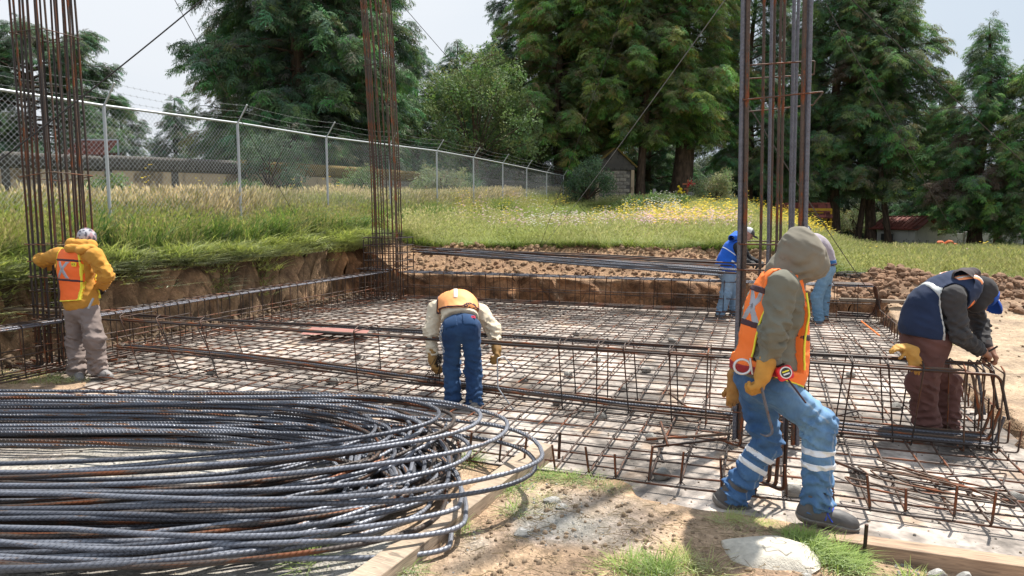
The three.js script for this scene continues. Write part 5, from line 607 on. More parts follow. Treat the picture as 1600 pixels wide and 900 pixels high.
    put('sole', cut(grow(f, .008), pl(q(0, -Hh + .03), up), grow(base, .012)), [q(-.1, -Hh), q(L + .1, -Hh)], .08, M.boot, mot(o.soleC || [.13, .12, .11], .3), Math.min(h, .008)); K['boot' + s] = { q, d, up, sd, L, Hh }; }
  return K;
}
const cutWrist = (J) => { const a = pl(J.wrR.clone().addScaledVector(dirOf(J.elR, J.wrR), .014), dirOf(J.elR, J.wrR)), b = pl(J.wrL.clone().addScaledVector(dirOf(J.elL, J.wrL), .014), dirOf(J.elL, J.wrL)); return (x, y, z) => { const n = (p) => Math.hypot(x - p.x, y - p.y, z - p.z) < .12; return Math.max(n(J.wrR) ? a(x, y, z) : -1e3, n(J.wrL) ? b(x, y, z) : -1e3); }; };
const denim = (dark, light, spots, v = .22) => (x, y, z) => { let k = .12 + .3 * (fbm(x * 9, y * 9, z * 9, 4) + .2); for (const [p, r, w] of spots) { const q = 1 - Math.hypot(x - p.x, (y - p.y) * .6, z - p.z) / r; if (q > 0) k += w * q; } k = clamp(k); const g = 1 + v * vnoise(x * 160, y * 60, z * 160) * .5; return [0, 1, 2].map((i) => mix(dark[i], light[i], k) * g); };
const camV = (x, d, y = 0) => { const [u, v] = uvOf(x, d); return new V3(u, y, -v); };                    // a direction: x right, d away, y up
function trim(K, base, clip, pts, m, n, mt, w, out, h, edge = clip) { return K.put(n, cut(grow(base, out), clip, (x, y, z) => -edge(x, y, z) - w), pts, m, mt, mot([1, 1, 1], 0), h); }
const plain = () => [1, 1, 1];
function stripe(K, n, base, out, p, dirv, w, lim, pts, m, mt, h) { const a = pl(p, dirv), f = cut(grow(base, out), (x, y, z) => Math.abs(a(x, y, z)) - w, ...lim); const [lo, hi] = box3(pts, m), g = net(f, lo, hi, h); if (!g.attributes.position.count) return; rel(g, K.t); return part(n, g, mt, K.t); }

{ // 1 - the hooded worker striding past in front
  const J = { pel: at(1196, 592, 4.2), mid: at(1197, 545, 4.2), chest: at(1207, 490, 4.2), neck: at(1228, 415, 4.2), right: camV(.40, -.917), shR: at(1221, 447, 4.02), elR: at(1209, 515, 3.95), wrR: at(1200, 566, 3.98), shL: at(1219, 440, 4.37), elL: at(1180, 520, 4.52), wrL: at(1150, 585, 4.46), knR: at(1280, 666, 4.05), anR: at(1275, 785, 4.02), toeR: at(1340, 800, 3.97), knL: at(1197, 693, 4.33), anL: at(1148, 770, 4.32), toeL: at(1195, 802, 4.28) };
  const blue = [.014, .062, .18], pale = [.20, .36, .54];
  const K = figure('worker', 'worker in a grey-green hood and orange vest striding past the nearest rebar column', J, { h: .0085, seed: 3, body: { cw: .20, ch: .235, cd: .15, bw: .18, bd: .15, sh: .085 }, arm: [.086, .074, .060], leg: [.116, .091, .084], hipw: .03, hipd: .03, waist: .085, hem: .03, pf: .026, ps: 10, jf: .02, js: 10, footL: .225, bootH: .115, fat: 1.2, pantsC: (K, J) => { const D = denim(blue, pale, [[along(J.pel, J.knR, .6), .22, .55], [J.knR, .2, .5], [along(J.knR, J.anR, .7), .2, .25], [J.knL, .2, .2]]), S = [[K.hip(1), J.knR], [J.knR, J.anR], [J.knL, J.anL]].map(([a, b]) => { const d = dirOf(a, b), l = K.Pr.clone().addScaledVector(d, -K.Pr.dot(d)).normalize(), e = new V3().crossVectors(d, l); return [a, d, a.distanceTo(b), l, e]; }); return (x, y, z) => { const c = D(x, y, z), p = new V3(x, y, z); for (const [a, d, L, l, e] of S) { const q = new V3().subVectors(p, a), s = q.dot(d); if (s > 0 && s < L && q.dot(l) > .04 && q.dot(l) < .15 && Math.abs(q.dot(e) + .012) < .0048) return c.map((v, i) => v * .45 + [.30, .34, .38][i] * .55); } return c; }; }, jacketC: () => mot([.155, .15, .118], .16, 7), bootC: (x, y, z) => mot([.075, .07, .07], .5, 12)(x, y, z) });
  const { Pu, Pr, Pf, Cu, Cr, Cf, put } = K, B = [J.pel, J.chest, J.neck, J.shR, J.shL];
  // vest: open sides, trimmed in lime, two dark bands and a grey cross on the back
  const ch = J.chest, r_ = pl(ch, Cr), u_ = pl(ch, Cu), f_ = pl(ch, Cf), T = folds(su(.07, K.torso, ell(J.pel.clone().addScaledVector(Pu, .06).addScaledVector(Pf, .045), Pr, Pu, Pf, .185, .2, .185), ell(along(J.mid, J.chest, .3).addScaledVector(Pf, .10), Pr, Pu, Pf, .15, .25, .125)), .012, 9, 21), bot = pl(at(1190, 585, 4.2), new V3().copy(Pu).negate().addScaledVector(Pf, -.38).normalize());
  const open = (x, y, z) => { const r = Math.abs(r_(x, y, z)), u = u_(x, y, z), f = f_(x, y, z) + .06 * (u + .05), s = f / Math.hypot(f, r); return Math.max(.05 - r, (Math.abs(s + .22) - mix(.67, .56, sstep(-.1, .17, u))) * .17, u - .17, -.29 - u); };
  const clip = cut(bot, neg(cap(J.neck.clone().addScaledVector(Cf, .04), J.neck.clone().addScaledVector(Cu, .2).addScaledVector(Cf, .1), .075, .13)), neg(open), (x, y, z) => -Math.max(.118 - Math.abs(r_(x, y, z)), .09 - u_(x, y, z)), (x, y, z) => u_(x, y, z) - .27);
  put('vest', cut(grow(T, .019), clip), B, .26, M.vestM, mot([.92, .19, .025], .10, 8), .009);
  trim(K, T, clip, B, .26, 'vest_trim', M.limeTrim, .008, .0235, .0055, bot).material = M.limeTrim;
  { const ep = (u, s) => { const c = Math.sqrt(Math.max(0, 1 - s * s)); for (let q = .05; q < .36; q += .002) { const p = ch.clone().addScaledVector(Cu, u).addScaledVector(Cf, q * s - .06 * (u + .05)).addScaledVector(Cr, q * c); if (T(p.x, p.y, p.z) > .021) return p; } return ch; }, hw = (u) => mix(.67, .56, sstep(-.1, .17, u)), L = [], L2 = []; for (let i = 0; i <= 14; i++) { const u = -.27 + .44 * i / 14; if (u < .04) L.push(ep(u, -.22 - hw(u))); L2.push(ep(u, -.22 + hw(u))); } for (const l of [L, L2]) part('vest_trim', rel(tube(l, .0062, 6), K.t), M.limeTrim, K.t); }
  for (const d of [.125, -.085]) stripe(K, 'dark_band', T, .0225, ch.clone().addScaledVector(Cu, d).addScaledVector(Cf, 0), Cu, .019, [clip], B, .26, M.darkBand, .008);
  for (const s of [-1, 1]) { const n = Cr.clone().multiplyScalar(.86).addScaledVector(Cu, .5 * s).normalize(); stripe(K, 'grey_band', T, .0218, ch.clone().addScaledVector(Cu, .02), n, .022, [clip, f_, grow(u_, .11), (x, y, z) => -.075 - u_(x, y, z)], B, .26, M.greyBand, .008); }
  // red safety belt with a ring, tape measure and strap
  const beltP = at(1160, 571, 4.2), bn = Pu.clone(); stripe(K, 'belt', su(.04, T, K.pants), .026, beltP, bn, .024, [grow(f_, .03)], B, .22, mat([.30, .012, .02], .7), .0085);
  const rc = at(1160, 573, 4.02), ring = new THREE.TorusGeometry(.046, .0075, 8, 28); ring.scale(1, .92, 1); ring.lookAt(camV(-.25, -1, .1)); ring.translate(rc.x, rc.y, rc.z); const mR = part('belt_ring', rel(ring, K.t), mat([.62, .63, .66], .4, .5), K.t); part('ring_bar', rel(tube([at(1172, 560, 4.0), at(1176, 585, 4.0)], .006, 6), K.t), mR.material, K.t);
  { const c = at(1226, 583, 3.93), g = box(.088, .08, .05, 0, 0, 0, .018), q = new THREE.Group(); q.name = 'tape_measure'; q.position.copy(c).sub(K.t.position); q.lookAt(camV(-.05, -1, .12).multiplyScalar(10).add(q.position)); q.rotateZ(.35); K.t.add(q); part('case', g, mat([.72, .02, .035], .4), q); const d = (r, m, z, n) => part(n, new THREE.CylinderGeometry(r, r, .006, 28).rotateX(Math.PI / 2).translate(0, .006, z), m, q); d(.034, mat([.78, .76, .74], .5), .026, 'dial'); d(.028, mat([.03, .03, .035], .5), .0275, 'dial_face'); part('dial_mark', box(.040, .008, .002, 0, .014, .0315, .001), M.limeTrim, q); part('dial_mark', box(.036, .009, .002, 0, -.002, .0315, .001), M.reflect, q); part('strap', tube([new V3(0, -.03, .01), new V3(.02, -.11, .035), new V3(.045, -.19, .03)], .0055, 5), M.darkBand, q); }
  // hood over the head
  const hc = at(1254, 393, 4.17), hu = dirOf(at(1276, 436, 4.12), at(1240, 350, 4.2)), hr0 = camV(.80, -.60), hr = hr0.clone().addScaledVector(hu, -hr0.dot(hu)).normalize(), hf = new V3().crossVectors(hu, hr), H = headF(hc.clone().addScaledVector(hf, .0).addScaledVector(hu, .035), hr, hu, hf, .74);
  put('head', H.f, [hc], .2, M.skinM, mot([.30, .15, .09], .08), .008); for (const e of H.eyes) part('eye', rel(new THREE.SphereGeometry(.012, 10, 8).translate(e.x, e.y, e.z), K.t), mat([.12, .08, .06], .3), K.t);
  const face = ell(hc.clone().addScaledVector(hf, .135).addScaledVector(hu, -.02), hr, hu, hf, .072, .10, .07), hood = su(.06, ell(hc.clone().addScaledVector(hf, -.01), hr, hu, hf, .118, .152, .130), ell(hc.clone().addScaledVector(hu, -.095).addScaledVector(hf, .04), hr, hu, hf, .105, .09, .105), cap(at(1224, 426, 4.19), at(1242, 402, 4.19), .105, .10));
  put('hood', cut(folds(hood, .016, 9.5, 14, [], [[hc.clone().addScaledVector(hf, -.16).addScaledVector(hu, -.06), dirOf(new V3(), hf.clone().addScaledVector(hu, -.55)), .3, .07, .011, .2]]), neg(face), neg(cap(hc.clone().addScaledVector(hf, .02), hc.clone().addScaledVector(hf, .2), .06, .07))), [hc, at(1222, 424, 4.19)], .26, M.cl, mot([.195, .175, .138], .14, 7), .0085);
  // gloves, the right one holding a hooked bar
  const gl = (n, wr, dir, palm, curl, opt, col) => { const k = hand(wr, dir, palm, curl, opt); return put(n, folds(su(.02, k.f, cap(wr.clone().addScaledVector(dir.clone().normalize(), -.055), wr.clone().addScaledVector(dir.clone().normalize(), .01), .054, .036)), .004, 22, 4), [...k.pts, wr.clone().addScaledVector(dir.clone().normalize(), -.08)], .06, M.leather, col, .0055); };
  gl('glove', at(1193, 582, 3.96), dirOf(at(1199, 575, 3.96), at(1185, 622, 3.93)), camV(-.75, .6), [.85, .95, 1.0, 1.05], { fat: 1.42, size: 1.06, thumb: .2 }, mot([.46, .22, .035], .3, 16));
  gl('glove', at(1148, 600, 4.44), dirOf(at(1147, 596, 4.45), at(1144, 632, 4.43)), camV(.2, .9), [.5, .55, .6, .65], { left: true, fat: 1.35 }, mot([.34, .17, .045], .35, 16));
  one('hook_tool', tube(rounded([at(1190, 606, 3.91), at(1198, 640, 3.90), at(1208, 676, 3.89), at(1198, 682, 3.88), at(1188, 678, 3.87)], .03, 5), (t) => .0085 * (t > .8 ? 1 - (t - .8) * 3.2 : 1), 8), M.bigBar, 'grey hooked bar held in the right glove of the hooded worker', 'hook');
  // reflective stripes on the shins, blue laces
  for (const [kn, an, t0] of [[J.knR, J.anR, [.32, .50]], [J.knL, J.anL, [.22, .44]]]) for (const t of t0) { const c = along(kn, an, t), d = dirOf(kn, an); stripe(K, 'shin_stripe', K.pantsF, .0035, c, d, .0185, [cap(along(kn, an, t - .12), along(kn, an, t + .12), .14, .14)], [c], .16, M.reflect, .0065); }
  M.lace = mat([.02, .06, .45], .8); for (const s of ['R', 'L']) { const b = K['boot' + s], l = []; for (let i = 0; i < 4; i++) { const a = .045 + i * .022, y = -b.Hh + .135 - i * .013; l.push(tube([b.q(a, y - .018, .03), b.q(a + .012, y, 0), b.q(a, y - .018, -.03)], .0042, 5)); } if (s === 'R') for (const k of [1, -1]) l.push(tube(rounded([b.q(.045, -b.Hh + .135, .0), b.q(.07, -b.Hh + .15, .03 * k + .02), b.q(.06, -b.Hh + .08, .045), b.q(.075 + .02 * k, -b.Hh + .04, .062)], .02, 3), .004, 5)); part('laces', rel(mergeGeometries(l), K.t), M.lace, K.t); }
}
{ // 2 - the worker at the left column, seen from behind
  const J = { pel: at(128, 484, 7.88), chest: at(121, 420, 7.90), neck: at(124, 388, 7.93), right: camV(.955, -.30), shR: at(148, 400, 7.78), elR: at(166, 430, 7.76), wrR: at(160, 446, 7.98), shL: at(92, 399, 8.03), elL: at(66, 405, 8.13), wrL: at(80, 417, 8.33), knR: at(148, 530, 7.76), anR: at(152, 574, 7.80), toeR: at(177, 583, 7.73), knL: at(119, 532, 7.93), anL: at(121, 579, 7.83), toeL: at(128, 590, 7.58) };
  const K = figure('worker', 'worker in a mustard hoodie and orange vest tying steel at the left column', J, { h: .013, seed: 8, body: { cw: .205, ch: .235, cd: .15, bw: .185, bd: .15, sh: .08 }, arm: [.088, .076, .06], leg: [.112, .10, .098], hipw: .022, hipd: .015, hem: .0, pf: .024, ps: 10, jf: .018, footL: .19, bootH: .085, pantsC: () => mot([.21, .165, .15], .25, 6), jacketC: () => mot([.50, .235, .035], .15, 7), bootC: mot([.20, .185, .18], .4, 12), soleC: [.22, .21, .2] });
  const { Pu, Cu, Cr, Cf, put } = K, B = [J.pel, J.chest, J.neck, J.shR, J.shL], ch = J.chest, r_ = pl(ch, Cr), u_ = pl(ch, Cu), f_ = pl(ch, Cf), T = folds(K.torso, .006, 9, 31), back = (x, y, z) => f_(x, y, z) + .0;
  const clip = cut(pl(at(112, 470, 7.78), Pu.clone().negate()), (x, y, z) => { const r = r_(x, y, z), u = u_(x, y, z), f = f_(x, y, z); return f < .04 ? Math.max(Math.abs(r + .012) - .192 + .02 * sstep(0, .2, u), u - .225) : Math.max(Math.abs(Math.abs(r) - .1) - .06, u - .225, .06 - f); }, neg(cap(J.neck.clone().addScaledVector(Cu, .02), J.neck.clone().addScaledVector(Cu, .2), .085, .14)));
  put('vest', cut(grow(T, .022), clip), B, .26, M.vestM, mot([.92, .15, .022], .08, 8), .011); trim(K, T, clip, B, .26, 'vest_trim', M.limeTrim, .014, .027, .0095).material = M.limeTrim;
  for (const d of [.085, -.135]) stripe(K, 'dark_band', T, .0265, ch.clone().addScaledVector(Cu, d), Cu, .013, [clip], B, .26, M.darkBand, .009);
  for (const s of [-1, 1]) { const n = Cr.clone().multiplyScalar(.80).addScaledVector(Cu, .6 * s).normalize(); stripe(K, 'grey_band', T, .0255, ch.clone().addScaledVector(Cu, -.02).addScaledVector(Cr, -.025), n, .020, [clip, back, grow(u_, .07), (x, y, z) => -.12 - u_(x, y, z)], B, .26, M.greyBand, .009); }
  { const c = document.createElement('canvas'); c.width = 128; c.height = 64; const x = c.getContext('2d'); x.fillStyle = '#f2cf2a'; x.fillRect(0, 0, 128, 64); x.fillStyle = '#2a2208'; x.font = 'bold 44px sans-serif'; x.textAlign = 'center'; x.fillText('UCR', 64, 48); const t = new THREE.CanvasTexture(c); t.colorSpace = THREE.SRGBColorSpace; let p = at(103, 412, 7.64); const g = new THREE.BoxGeometry(.078, .045, .006); for (let i = 0; i < 60 && K.torso(p.x, p.y, p.z) > .0285; i++) p.addScaledVector(Cf, .004); const q = part('label_patch', g, [0, 1, 2, 3, 4, 5].map((i) => i === 4 ? mat([1, 1, 1], .7, 0, { map: t }) : M.limeTrim), K.t); q.position.copy(p).sub(K.t.position); q.quaternion.setFromRotationMatrix(new THREE.Matrix4().makeBasis(Cr, Cu, Cf.clone().negate())); }
  const hc = at(134, 374, 8.00), hu = dirOf(J.neck, hc).lerp(UP, .3).normalize(), hr = Cr.clone().addScaledVector(hu, -Cr.dot(hu)).normalize(), hf = new V3().crossVectors(hu, hr), H = headF(hc, hr, hu, hf, 1);
  put('head', H.f, [hc], .21, M.skinM, mot([.26, .13, .08], .08), .009); for (const e of H.eyes) part('eye', rel(new THREE.SphereGeometry(.012, 10, 8).translate(e.x, e.y, e.z), K.t), mat([.12, .08, .06], .3), K.t);
  put('bandana', cut(folds(grow(su(.02, ell(hc.clone().addScaledVector(hu, .03), hr, hu, hf, .085, .098, .104)), .004), .004, 20, 3), neg(pl(hc.clone().addScaledVector(hu, -.03), dirOf(hf, hu.clone().multiplyScalar(3))))), [hc], .2, M.cl, (x, y, z) => { const n = vnoise(x * 42, y * 42, z * 42), m = vnoise(x * 30 + 9, y * 30, z * 30); return n > .12 ? [.09, .09, .12] : m > .3 ? [.38, .24, .27] : [.40, .40, .44]; }, .008);
  put('hood', folds(su(.03, cap(at(108, 388, 7.78), at(146, 389, 7.80), .05, .045), cap(at(112, 381, 7.93), at(143, 383, 7.88), .065, .06), cap(at(124, 392, 7.74), at(132, 390, 7.75), .042, .042)), .010, 16, 5), [at(108, 388, 7.88), at(148, 389, 7.88)], .14, M.cl, mot([.53, .25, .04], .12, 7), .010);
  for (const [wr, el, l] of [[J.wrR, J.elR, false], [J.wrL, J.elL, true]]) { const d = dirOf(el, wr), k = hand(wr, d, camV(-.2, .3, -.9), [.8, .9, .9, 1], { left: l, fat: 1.25 }); put('glove', k.f, k.pts, .06, M.leather, mot([.07, .055, .045], .3), .0065); }
  part('pocket_wrench', rel(tube([at(146, 466, 7.68), at(138, 482, 7.66)], .012, 7), K.t), M.galv, K.t);
}
{ // 3 - the worker bent double in the middle of the mat
  const J = { pel: at(720, 512, 6.6), mid: at(717, 483, 6.78), chest: at(714, 478, 7.02), neck: at(712, 487, 7.28), right: camV(1, -.05), rightC: camV(1, -.08), shR: at(751, 489, 7.05), elR: at(771, 515, 6.92), wrR: at(775, 540, 6.8), shL: at(681, 484, 7.05), elL: at(673, 520, 6.9), wrL: at(676, 556, 6.8), knR: at(740, 580, 6.62), anR: at(741, 628, 6.55), toeR: at(742, 638, 6.85), knL: at(706, 578, 6.66), anL: at(707, 627, 6.6), toeL: at(706, 638, 6.88) };
  const K = figure('worker', 'worker in dark jeans and faded orange vest bent double over the mat', J, { h: .012, seed: 12, body: { cw: .20, ch: .22, cd: .13, bw: .175, bd: .135, sh: .08 }, arm: [.085, .07, .052], leg: [.096, .076, .080], hipw: .012, hipd: .01, waist: .145, hem: .10, pf: .018, jf: .014, pantsC: (K, J) => denim([.006, .026, .085], [.045, .12, .25], [[along(J.pel, J.knR, .3), .2, .3], [J.knL, .2, .3]]), jacketC: () => mot([.62, .53, .40], .16, 8), bootC: mot([.16, .15, .14], .4, 12) });
  const { Pu, Pr, Pf, Cu, Cr, Cf, put } = K, B = [J.pel, J.chest, J.neck, J.shR, J.shL], ch = J.chest, r_ = pl(ch, Cr), u_ = pl(ch, Cu), f_ = pl(ch, Cf), T = folds(K.torso, .010, 9, 41);
  const clip = cut((x, y, z) => -u_(x, y, z) - .45 + .55 * Math.abs(r_(x, y, z)) , (x, y, z) => Math.abs(r_(x, y, z)) - .205 + .04 * sstep(-.1, .2, u_(x, y, z)), (x, y, z) => u_(x, y, z) - .28, (x, y, z) => f_(x, y, z) - .10);
  put('vest', cut(grow(T, .022), clip), B, .27, M.vestM, mot([.90, .36, .12], .10, 8), .0105); trim(K, T, clip, B, .27, 'vest_trim', M.darkBand, .013, .027, .0095).material = M.darkBand;
  stripe(K, 'grey_band', T, .026, ch.clone().addScaledVector(Cr, -.03), Cr, .022, [clip, f_], B, .27, mat([.62, .55, .48], .5), .0095);
  stripe(K, 'belt', K.pants, .008, J.pel.clone().addScaledVector(Pu, .118), Pu, .019, [], [J.pel], .26, mat([.012, .035, .09], .9), .0095);
  for (const [s, n] of [[-1, 'pocket'], [1, 'pocket']]) { const c = J.pel.clone().addScaledVector(Pr, .088 * s).addScaledVector(Pu, .0), a = pl(c, Pr), b = pl(c, Pu); const q = cut(grow(K.pants, .0105), (x, y, z) => Math.abs(a(x, y, z)) - .062, (x, y, z) => Math.abs(b(x, y, z) + .0) - .072, pl(J.pel, Pf)); put(n, q, [J.pel], .25, M.cl, denim([.008, .035, .10], [.035, .10, .23], []), .008); }
  { const c = J.pel.clone().addScaledVector(Pr, .125).addScaledVector(Pu, .01).addScaledVector(Pf, -.2), p = c; for (let i = 0; i < 80 && K.pants(p.x, p.y, p.z) > .013; i++) p.addScaledVector(Pf, .003); const m = part('pocket_patch', mergeGeometries([box(.012, .036, .005, -.012, 0, 0, .002), box(.03, .011, .005, .004, .014, 0, .002), box(.026, .010, .005, .004, -.004, 0, .002), box(.012, .03, .005, .018, -.002, 0, .002)]), mat([.55, .02, .06], .8), K.t); m.position.copy(p).sub(K.t.position); m.quaternion.setFromRotationMatrix(new THREE.Matrix4().makeBasis(Pr, Pu, Pf.clone().negate())); }
  const hc = at(713, 498, 7.42), hf = dirOf(J.chest, J.neck).lerp(new V3(0, -1, 0), .75).normalize(), hr = Cr.clone().addScaledVector(hf, -Cr.dot(hf)).normalize(), hu = new V3().crossVectors(hr, hf), H = headF(hc, hr, hu, hf, 1); put('head', H.f, [hc], .21, M.skinM, mot([.28, .14, .085], .08), .009); for (const e of H.eyes) part('eye', rel(new THREE.SphereGeometry(.012, 10, 8).translate(e.x, e.y, e.z), K.t), mat([.12, .08, .06], .3), K.t);
  put('cap', cut(grow(ell(hc.clone().addScaledVector(hu, .03), hr, hu, hf, .082, .09, .102), .006), neg(pl(hc.clone().addScaledVector(hu, .01), hu))), [hc], .2, M.cl, mot([.2, .2, .22], .1), .008);
  for (const [wr, el, l, pm] of [[J.wrR, J.elR, false, camV(-.9, .3)], [J.wrL, J.elL, true, camV(.9, .2)]]) { const d = dirOf(el, wr), k = hand(wr.clone().addScaledVector(d, .03), d, pm, [.7, .8, .9, .9], { left: l, fat: 1.4, size: 1.08 }); put('glove', folds(su(.02, k.f, cap(wr.clone().addScaledVector(d, -.045), wr.clone().addScaledVector(d, .03), .052, .036)), .004, 20, 2), [...k.pts, wr.clone().addScaledVector(d, -.06)], .06, M.leather, mot([.27, .145, .04], .35, 16), .0065); }
  one('bent_rod', tube(rounded([at(806, 579, 6.75), at(787, 557, 6.7), at(777, 560, 6.65), at(778, 606, 6.62), at(803, 641, 6.55)], .015, 3), .0065, 6), M.galv, 'thin bent rod held in the right glove of the bending worker', 'bent rod');
  const R = rng(9), g = []; for (let i = 0; i < 26; i++) { const a = at(684 + R() * 8, 552 + R() * 6, 6.72), b = at(662 + R() * 26, 588 + R() * 16, 6.7 + R() * .15); g.push(tube([a, along(a, b, .5).add(new V3((R() - .5) * .04, 0, (R() - .5) * .05)), b], .0024, 4)); } one('wire_bundle', mergeGeometries(g), M.wire, 'bundle of black tie wire hanging at the left hand of the bending worker', 'tie wires');
  const lk = []; for (let i = 0; i < 9; i++) { const c = at(691 - Math.sin(i * .5) * 3, 512 + i * 4.6, 6.5), r = new THREE.TorusGeometry(.015, .004, 5, 10); r.scale(.7, 1, 1); r.rotateY(i % 2 ? 0 : 1.4); lk.push(r.translate(c.x, c.y, c.z)); } part('key_chain', rel(mergeGeometries(lk), K.t), M.galv, K.t);
}
{ // 4 - the worker bending over the right end of the near beam
  const J = { pel: at(1446, 528, 5.75), mid: at(1448, 490, 5.75), chest: at(1480, 457, 5.74), neck: at(1516, 440, 5.74), right: camV(.30, -.95), rightC: camV(.22, -.97), shR: at(1489, 463, 5.56), elR: at(1499, 524, 5.52), wrR: at(1529, 546, 5.60), shL: at(1512, 458, 5.93), elL: at(1531, 508, 5.92), wrL: at(1541, 541, 5.74), knR: at(1440, 600, 5.68), anR: at(1449, 668, 5.72), toeR: at(1446, 684, 5.44), knL: at(1478, 598, 5.88), anL: at(1480, 664, 5.86), toeL: at(1500, 680, 5.72) };
  J.toeR = at(1432, 682, 5.6);
  const K = figure('worker', 'worker in a navy vest and blue cap bending over the right end of the beam', J, { h: .0115, seed: 17, ps: 10, body: { cw: .19, ch: .25, cd: .13, bw: .17, bd: .135, sh: .07 }, arm: [.085, .070, .05], leg: [.118, .108, .096], hipw: .03, hipd: .03, waist: .10, hem: .04, pf: .024, jf: .017, bootH: .085, pantsC: () => mot([.125, .058, .05], .3, 6), jacketC: () => mot([.045, .043, .045], .2, 8), bootC: mot([.15, .085, .055], .4, 12) });
  const { Pu, Pr, Pf, Cu, Cr, Cf, put } = K, B = [J.pel, J.chest, J.neck, J.shR, J.shL], ch = J.chest, r_ = pl(ch, Cr), u_ = pl(ch, Cu), f_ = pl(ch, Cf), T = folds(su(.07, K.torso, ell(along(J.mid, J.pel, .45).addScaledVector(Pf, .01), Pr, Pu, Pf, .185, .16, .16)), .013, 8, 51);
  const clip = cut(pl(J.pel.clone().addScaledVector(Pu, .0).addScaledVector(Pf, 0), Pu.clone().negate().addScaledVector(Pf, -.2).normalize()), neg(cap(J.shR.clone().addScaledVector(Cr, .02), J.elR, .105, .10)), neg(cap(J.shL.clone().addScaledVector(Cr, -.02), J.elL, .105, .10)), (x, y, z) => u_(x, y, z) - .24);
  put('vest', cut(grow(T, .022), clip), B, .27, M.cl, mot([.014, .027, .07], .2, 8), .0105);
  stripe(K, 'reflective_band', T, .026, ch.clone().addScaledVector(Cu, -.17), dirOf(new V3(), Cu.clone().addScaledVector(Cf, .35)), .021, [clip], B, .27, mat([.50, .52, .52], .4), .009);
  for (const s of [-1, 1]) { stripe(K, 'shoulder_band', T, .026, ch.clone().addScaledVector(Cr, s * .115), Cr, .026, [clip, f_, (x, y, z) => .04 - u_(x, y, z)], B, .27, mat([.95, .36, .16], .6), .009); stripe(K, 'shoulder_stripe', T, .0285, ch.clone().addScaledVector(Cr, s * .115), Cr, .010, [clip, f_, (x, y, z) => .045 - u_(x, y, z)], B, .27, M.reflect, .008); stripe(K, 'chest_band', T, .0265, ch.clone().addScaledVector(Cu, .07), Cu, .025, [neg(f_), (x, y, z) => Math.abs(r_(x, y, z) - s * .1) - .07], B, .27, mat([.95, .22, .05], .6), .009); }
  const hc = at(1534, 461, 5.73), hf = dirOf(new V3(), camV(.50, .04, -.86)), hr0 = camV(.3, -.95), hr = hr0.clone().addScaledVector(hf, -hr0.dot(hf)).normalize(), hu = new V3().crossVectors(hr, hf).negate().multiplyScalar(-1); const H = headF(hc, hr, hu, hf, 1); put('head', H.f, [hc], .21, M.skinM, mot([.26, .13, .08], .08), .008); for (const e of H.eyes) part('eye', rel(new THREE.SphereGeometry(.012, 10, 8).translate(e.x, e.y, e.z), K.t), mat([.12, .08, .06], .3), K.t);
  const hs = su(.04, grow(ell(hc.clone().addScaledVector(hu, .03).addScaledVector(hf, -.02), hr, hu, hf, .09, .108, .112), .006), cap(J.neck, hc.clone().addScaledVector(hf, -.07), .085, .085), cap(hc.clone().addScaledVector(hu, -.05), hc.clone().addScaledVector(hu, -.085).addScaledVector(hf, .03), .083, .078)), visor = pl(hc.clone().addScaledVector(hf, .092), hf);
  put('hood', cut(folds(hs, .008, 12, 6), visor, neg(ell(hc.clone().addScaledVector(hf, .12).addScaledVector(hu, -.03), hr, hu, hf, .04, .045, .04))), [J.neck, hc], .22, M.cl, mot([.028, .027, .03], .2, 8), .0085);
  put('hood_folds', folds(su(.03, cap(at(1500, 432, 5.62), at(1520, 428, 5.72), .06, .055), cap(at(1506, 428, 5.8), at(1512, 440, 5.56), .055, .05)), .012, 14, 9), [at(1500, 432, 5.7), at(1520, 430, 5.7)], .13, M.cl, mot([.055, .042, .045], .2, 8), .0095);
  const capF = cut(grow(ell(hc.clone().addScaledVector(hu, .035), hr, hu, hf, .083, .098, .108), .012), neg(pl(hc.clone().addScaledVector(hf, .035), hf)), neg(pl(hc.clone().addScaledVector(hu, .012), hu))); put('cap', capF, [hc], .2, M.cl, mot([.012, .075, .40], .12, 8), .007);
  put('cap_visor', cut(ell(hc.clone().addScaledVector(hu, .035).addScaledVector(hf, .13), hr, hu, hf, .082, .06, .10), neg(grow(ell(hc.clone().addScaledVector(hu, -.02).addScaledVector(hf, .13), hr, hu, hf, .095, .095, .15), 0)), neg(pl(hc.clone().addScaledVector(hf, .09), hf))), [hc.clone().addScaledVector(hf, .15)], .16, M.cl, mot([.012, .075, .40], .12, 8), .005);
  { const p = hc.clone().addScaledVector(hf, .3).addScaledVector(hu, .075).addScaledVector(hr, .035); for (let i = 0; i < 90 && capF(p.x, p.y, p.z) > .003; i++) p.addScaledVector(hf, -.003); const n = dirOf(hc, p); part('cap_emblem', rel(mergeGeometries([tube([p.clone().addScaledVector(hu, -.016), p.clone().addScaledVector(hr, .012), p.clone().addScaledVector(hu, .018).addScaledVector(hr, .006)], .004, 5), tube([p.clone().addScaledVector(hr, .02), p.clone().addScaledVector(hr, -.014)], .004, 5)]), K.t), M.reflect, K.t); void n; }
  for (const [wr, el, l, pm] of [[J.wrR, J.elR, false, camV(.2, .5, -.8)], [J.wrL, J.elL, true, camV(.0, -.4, -.9)]]) { const d = dirOf(el, wr).lerp(camV(.75, .0, -.25), .45).normalize(), k = hand(wr.clone().addScaledVector(d, .02), d, pm, [.75, .85, .9, .95], { left: l, fat: 1.2, size: 1.05 }); put('hand', k.f, k.pts, .06, M.skinM, mot([.26, .115, .065], .15, 20), .0055); }
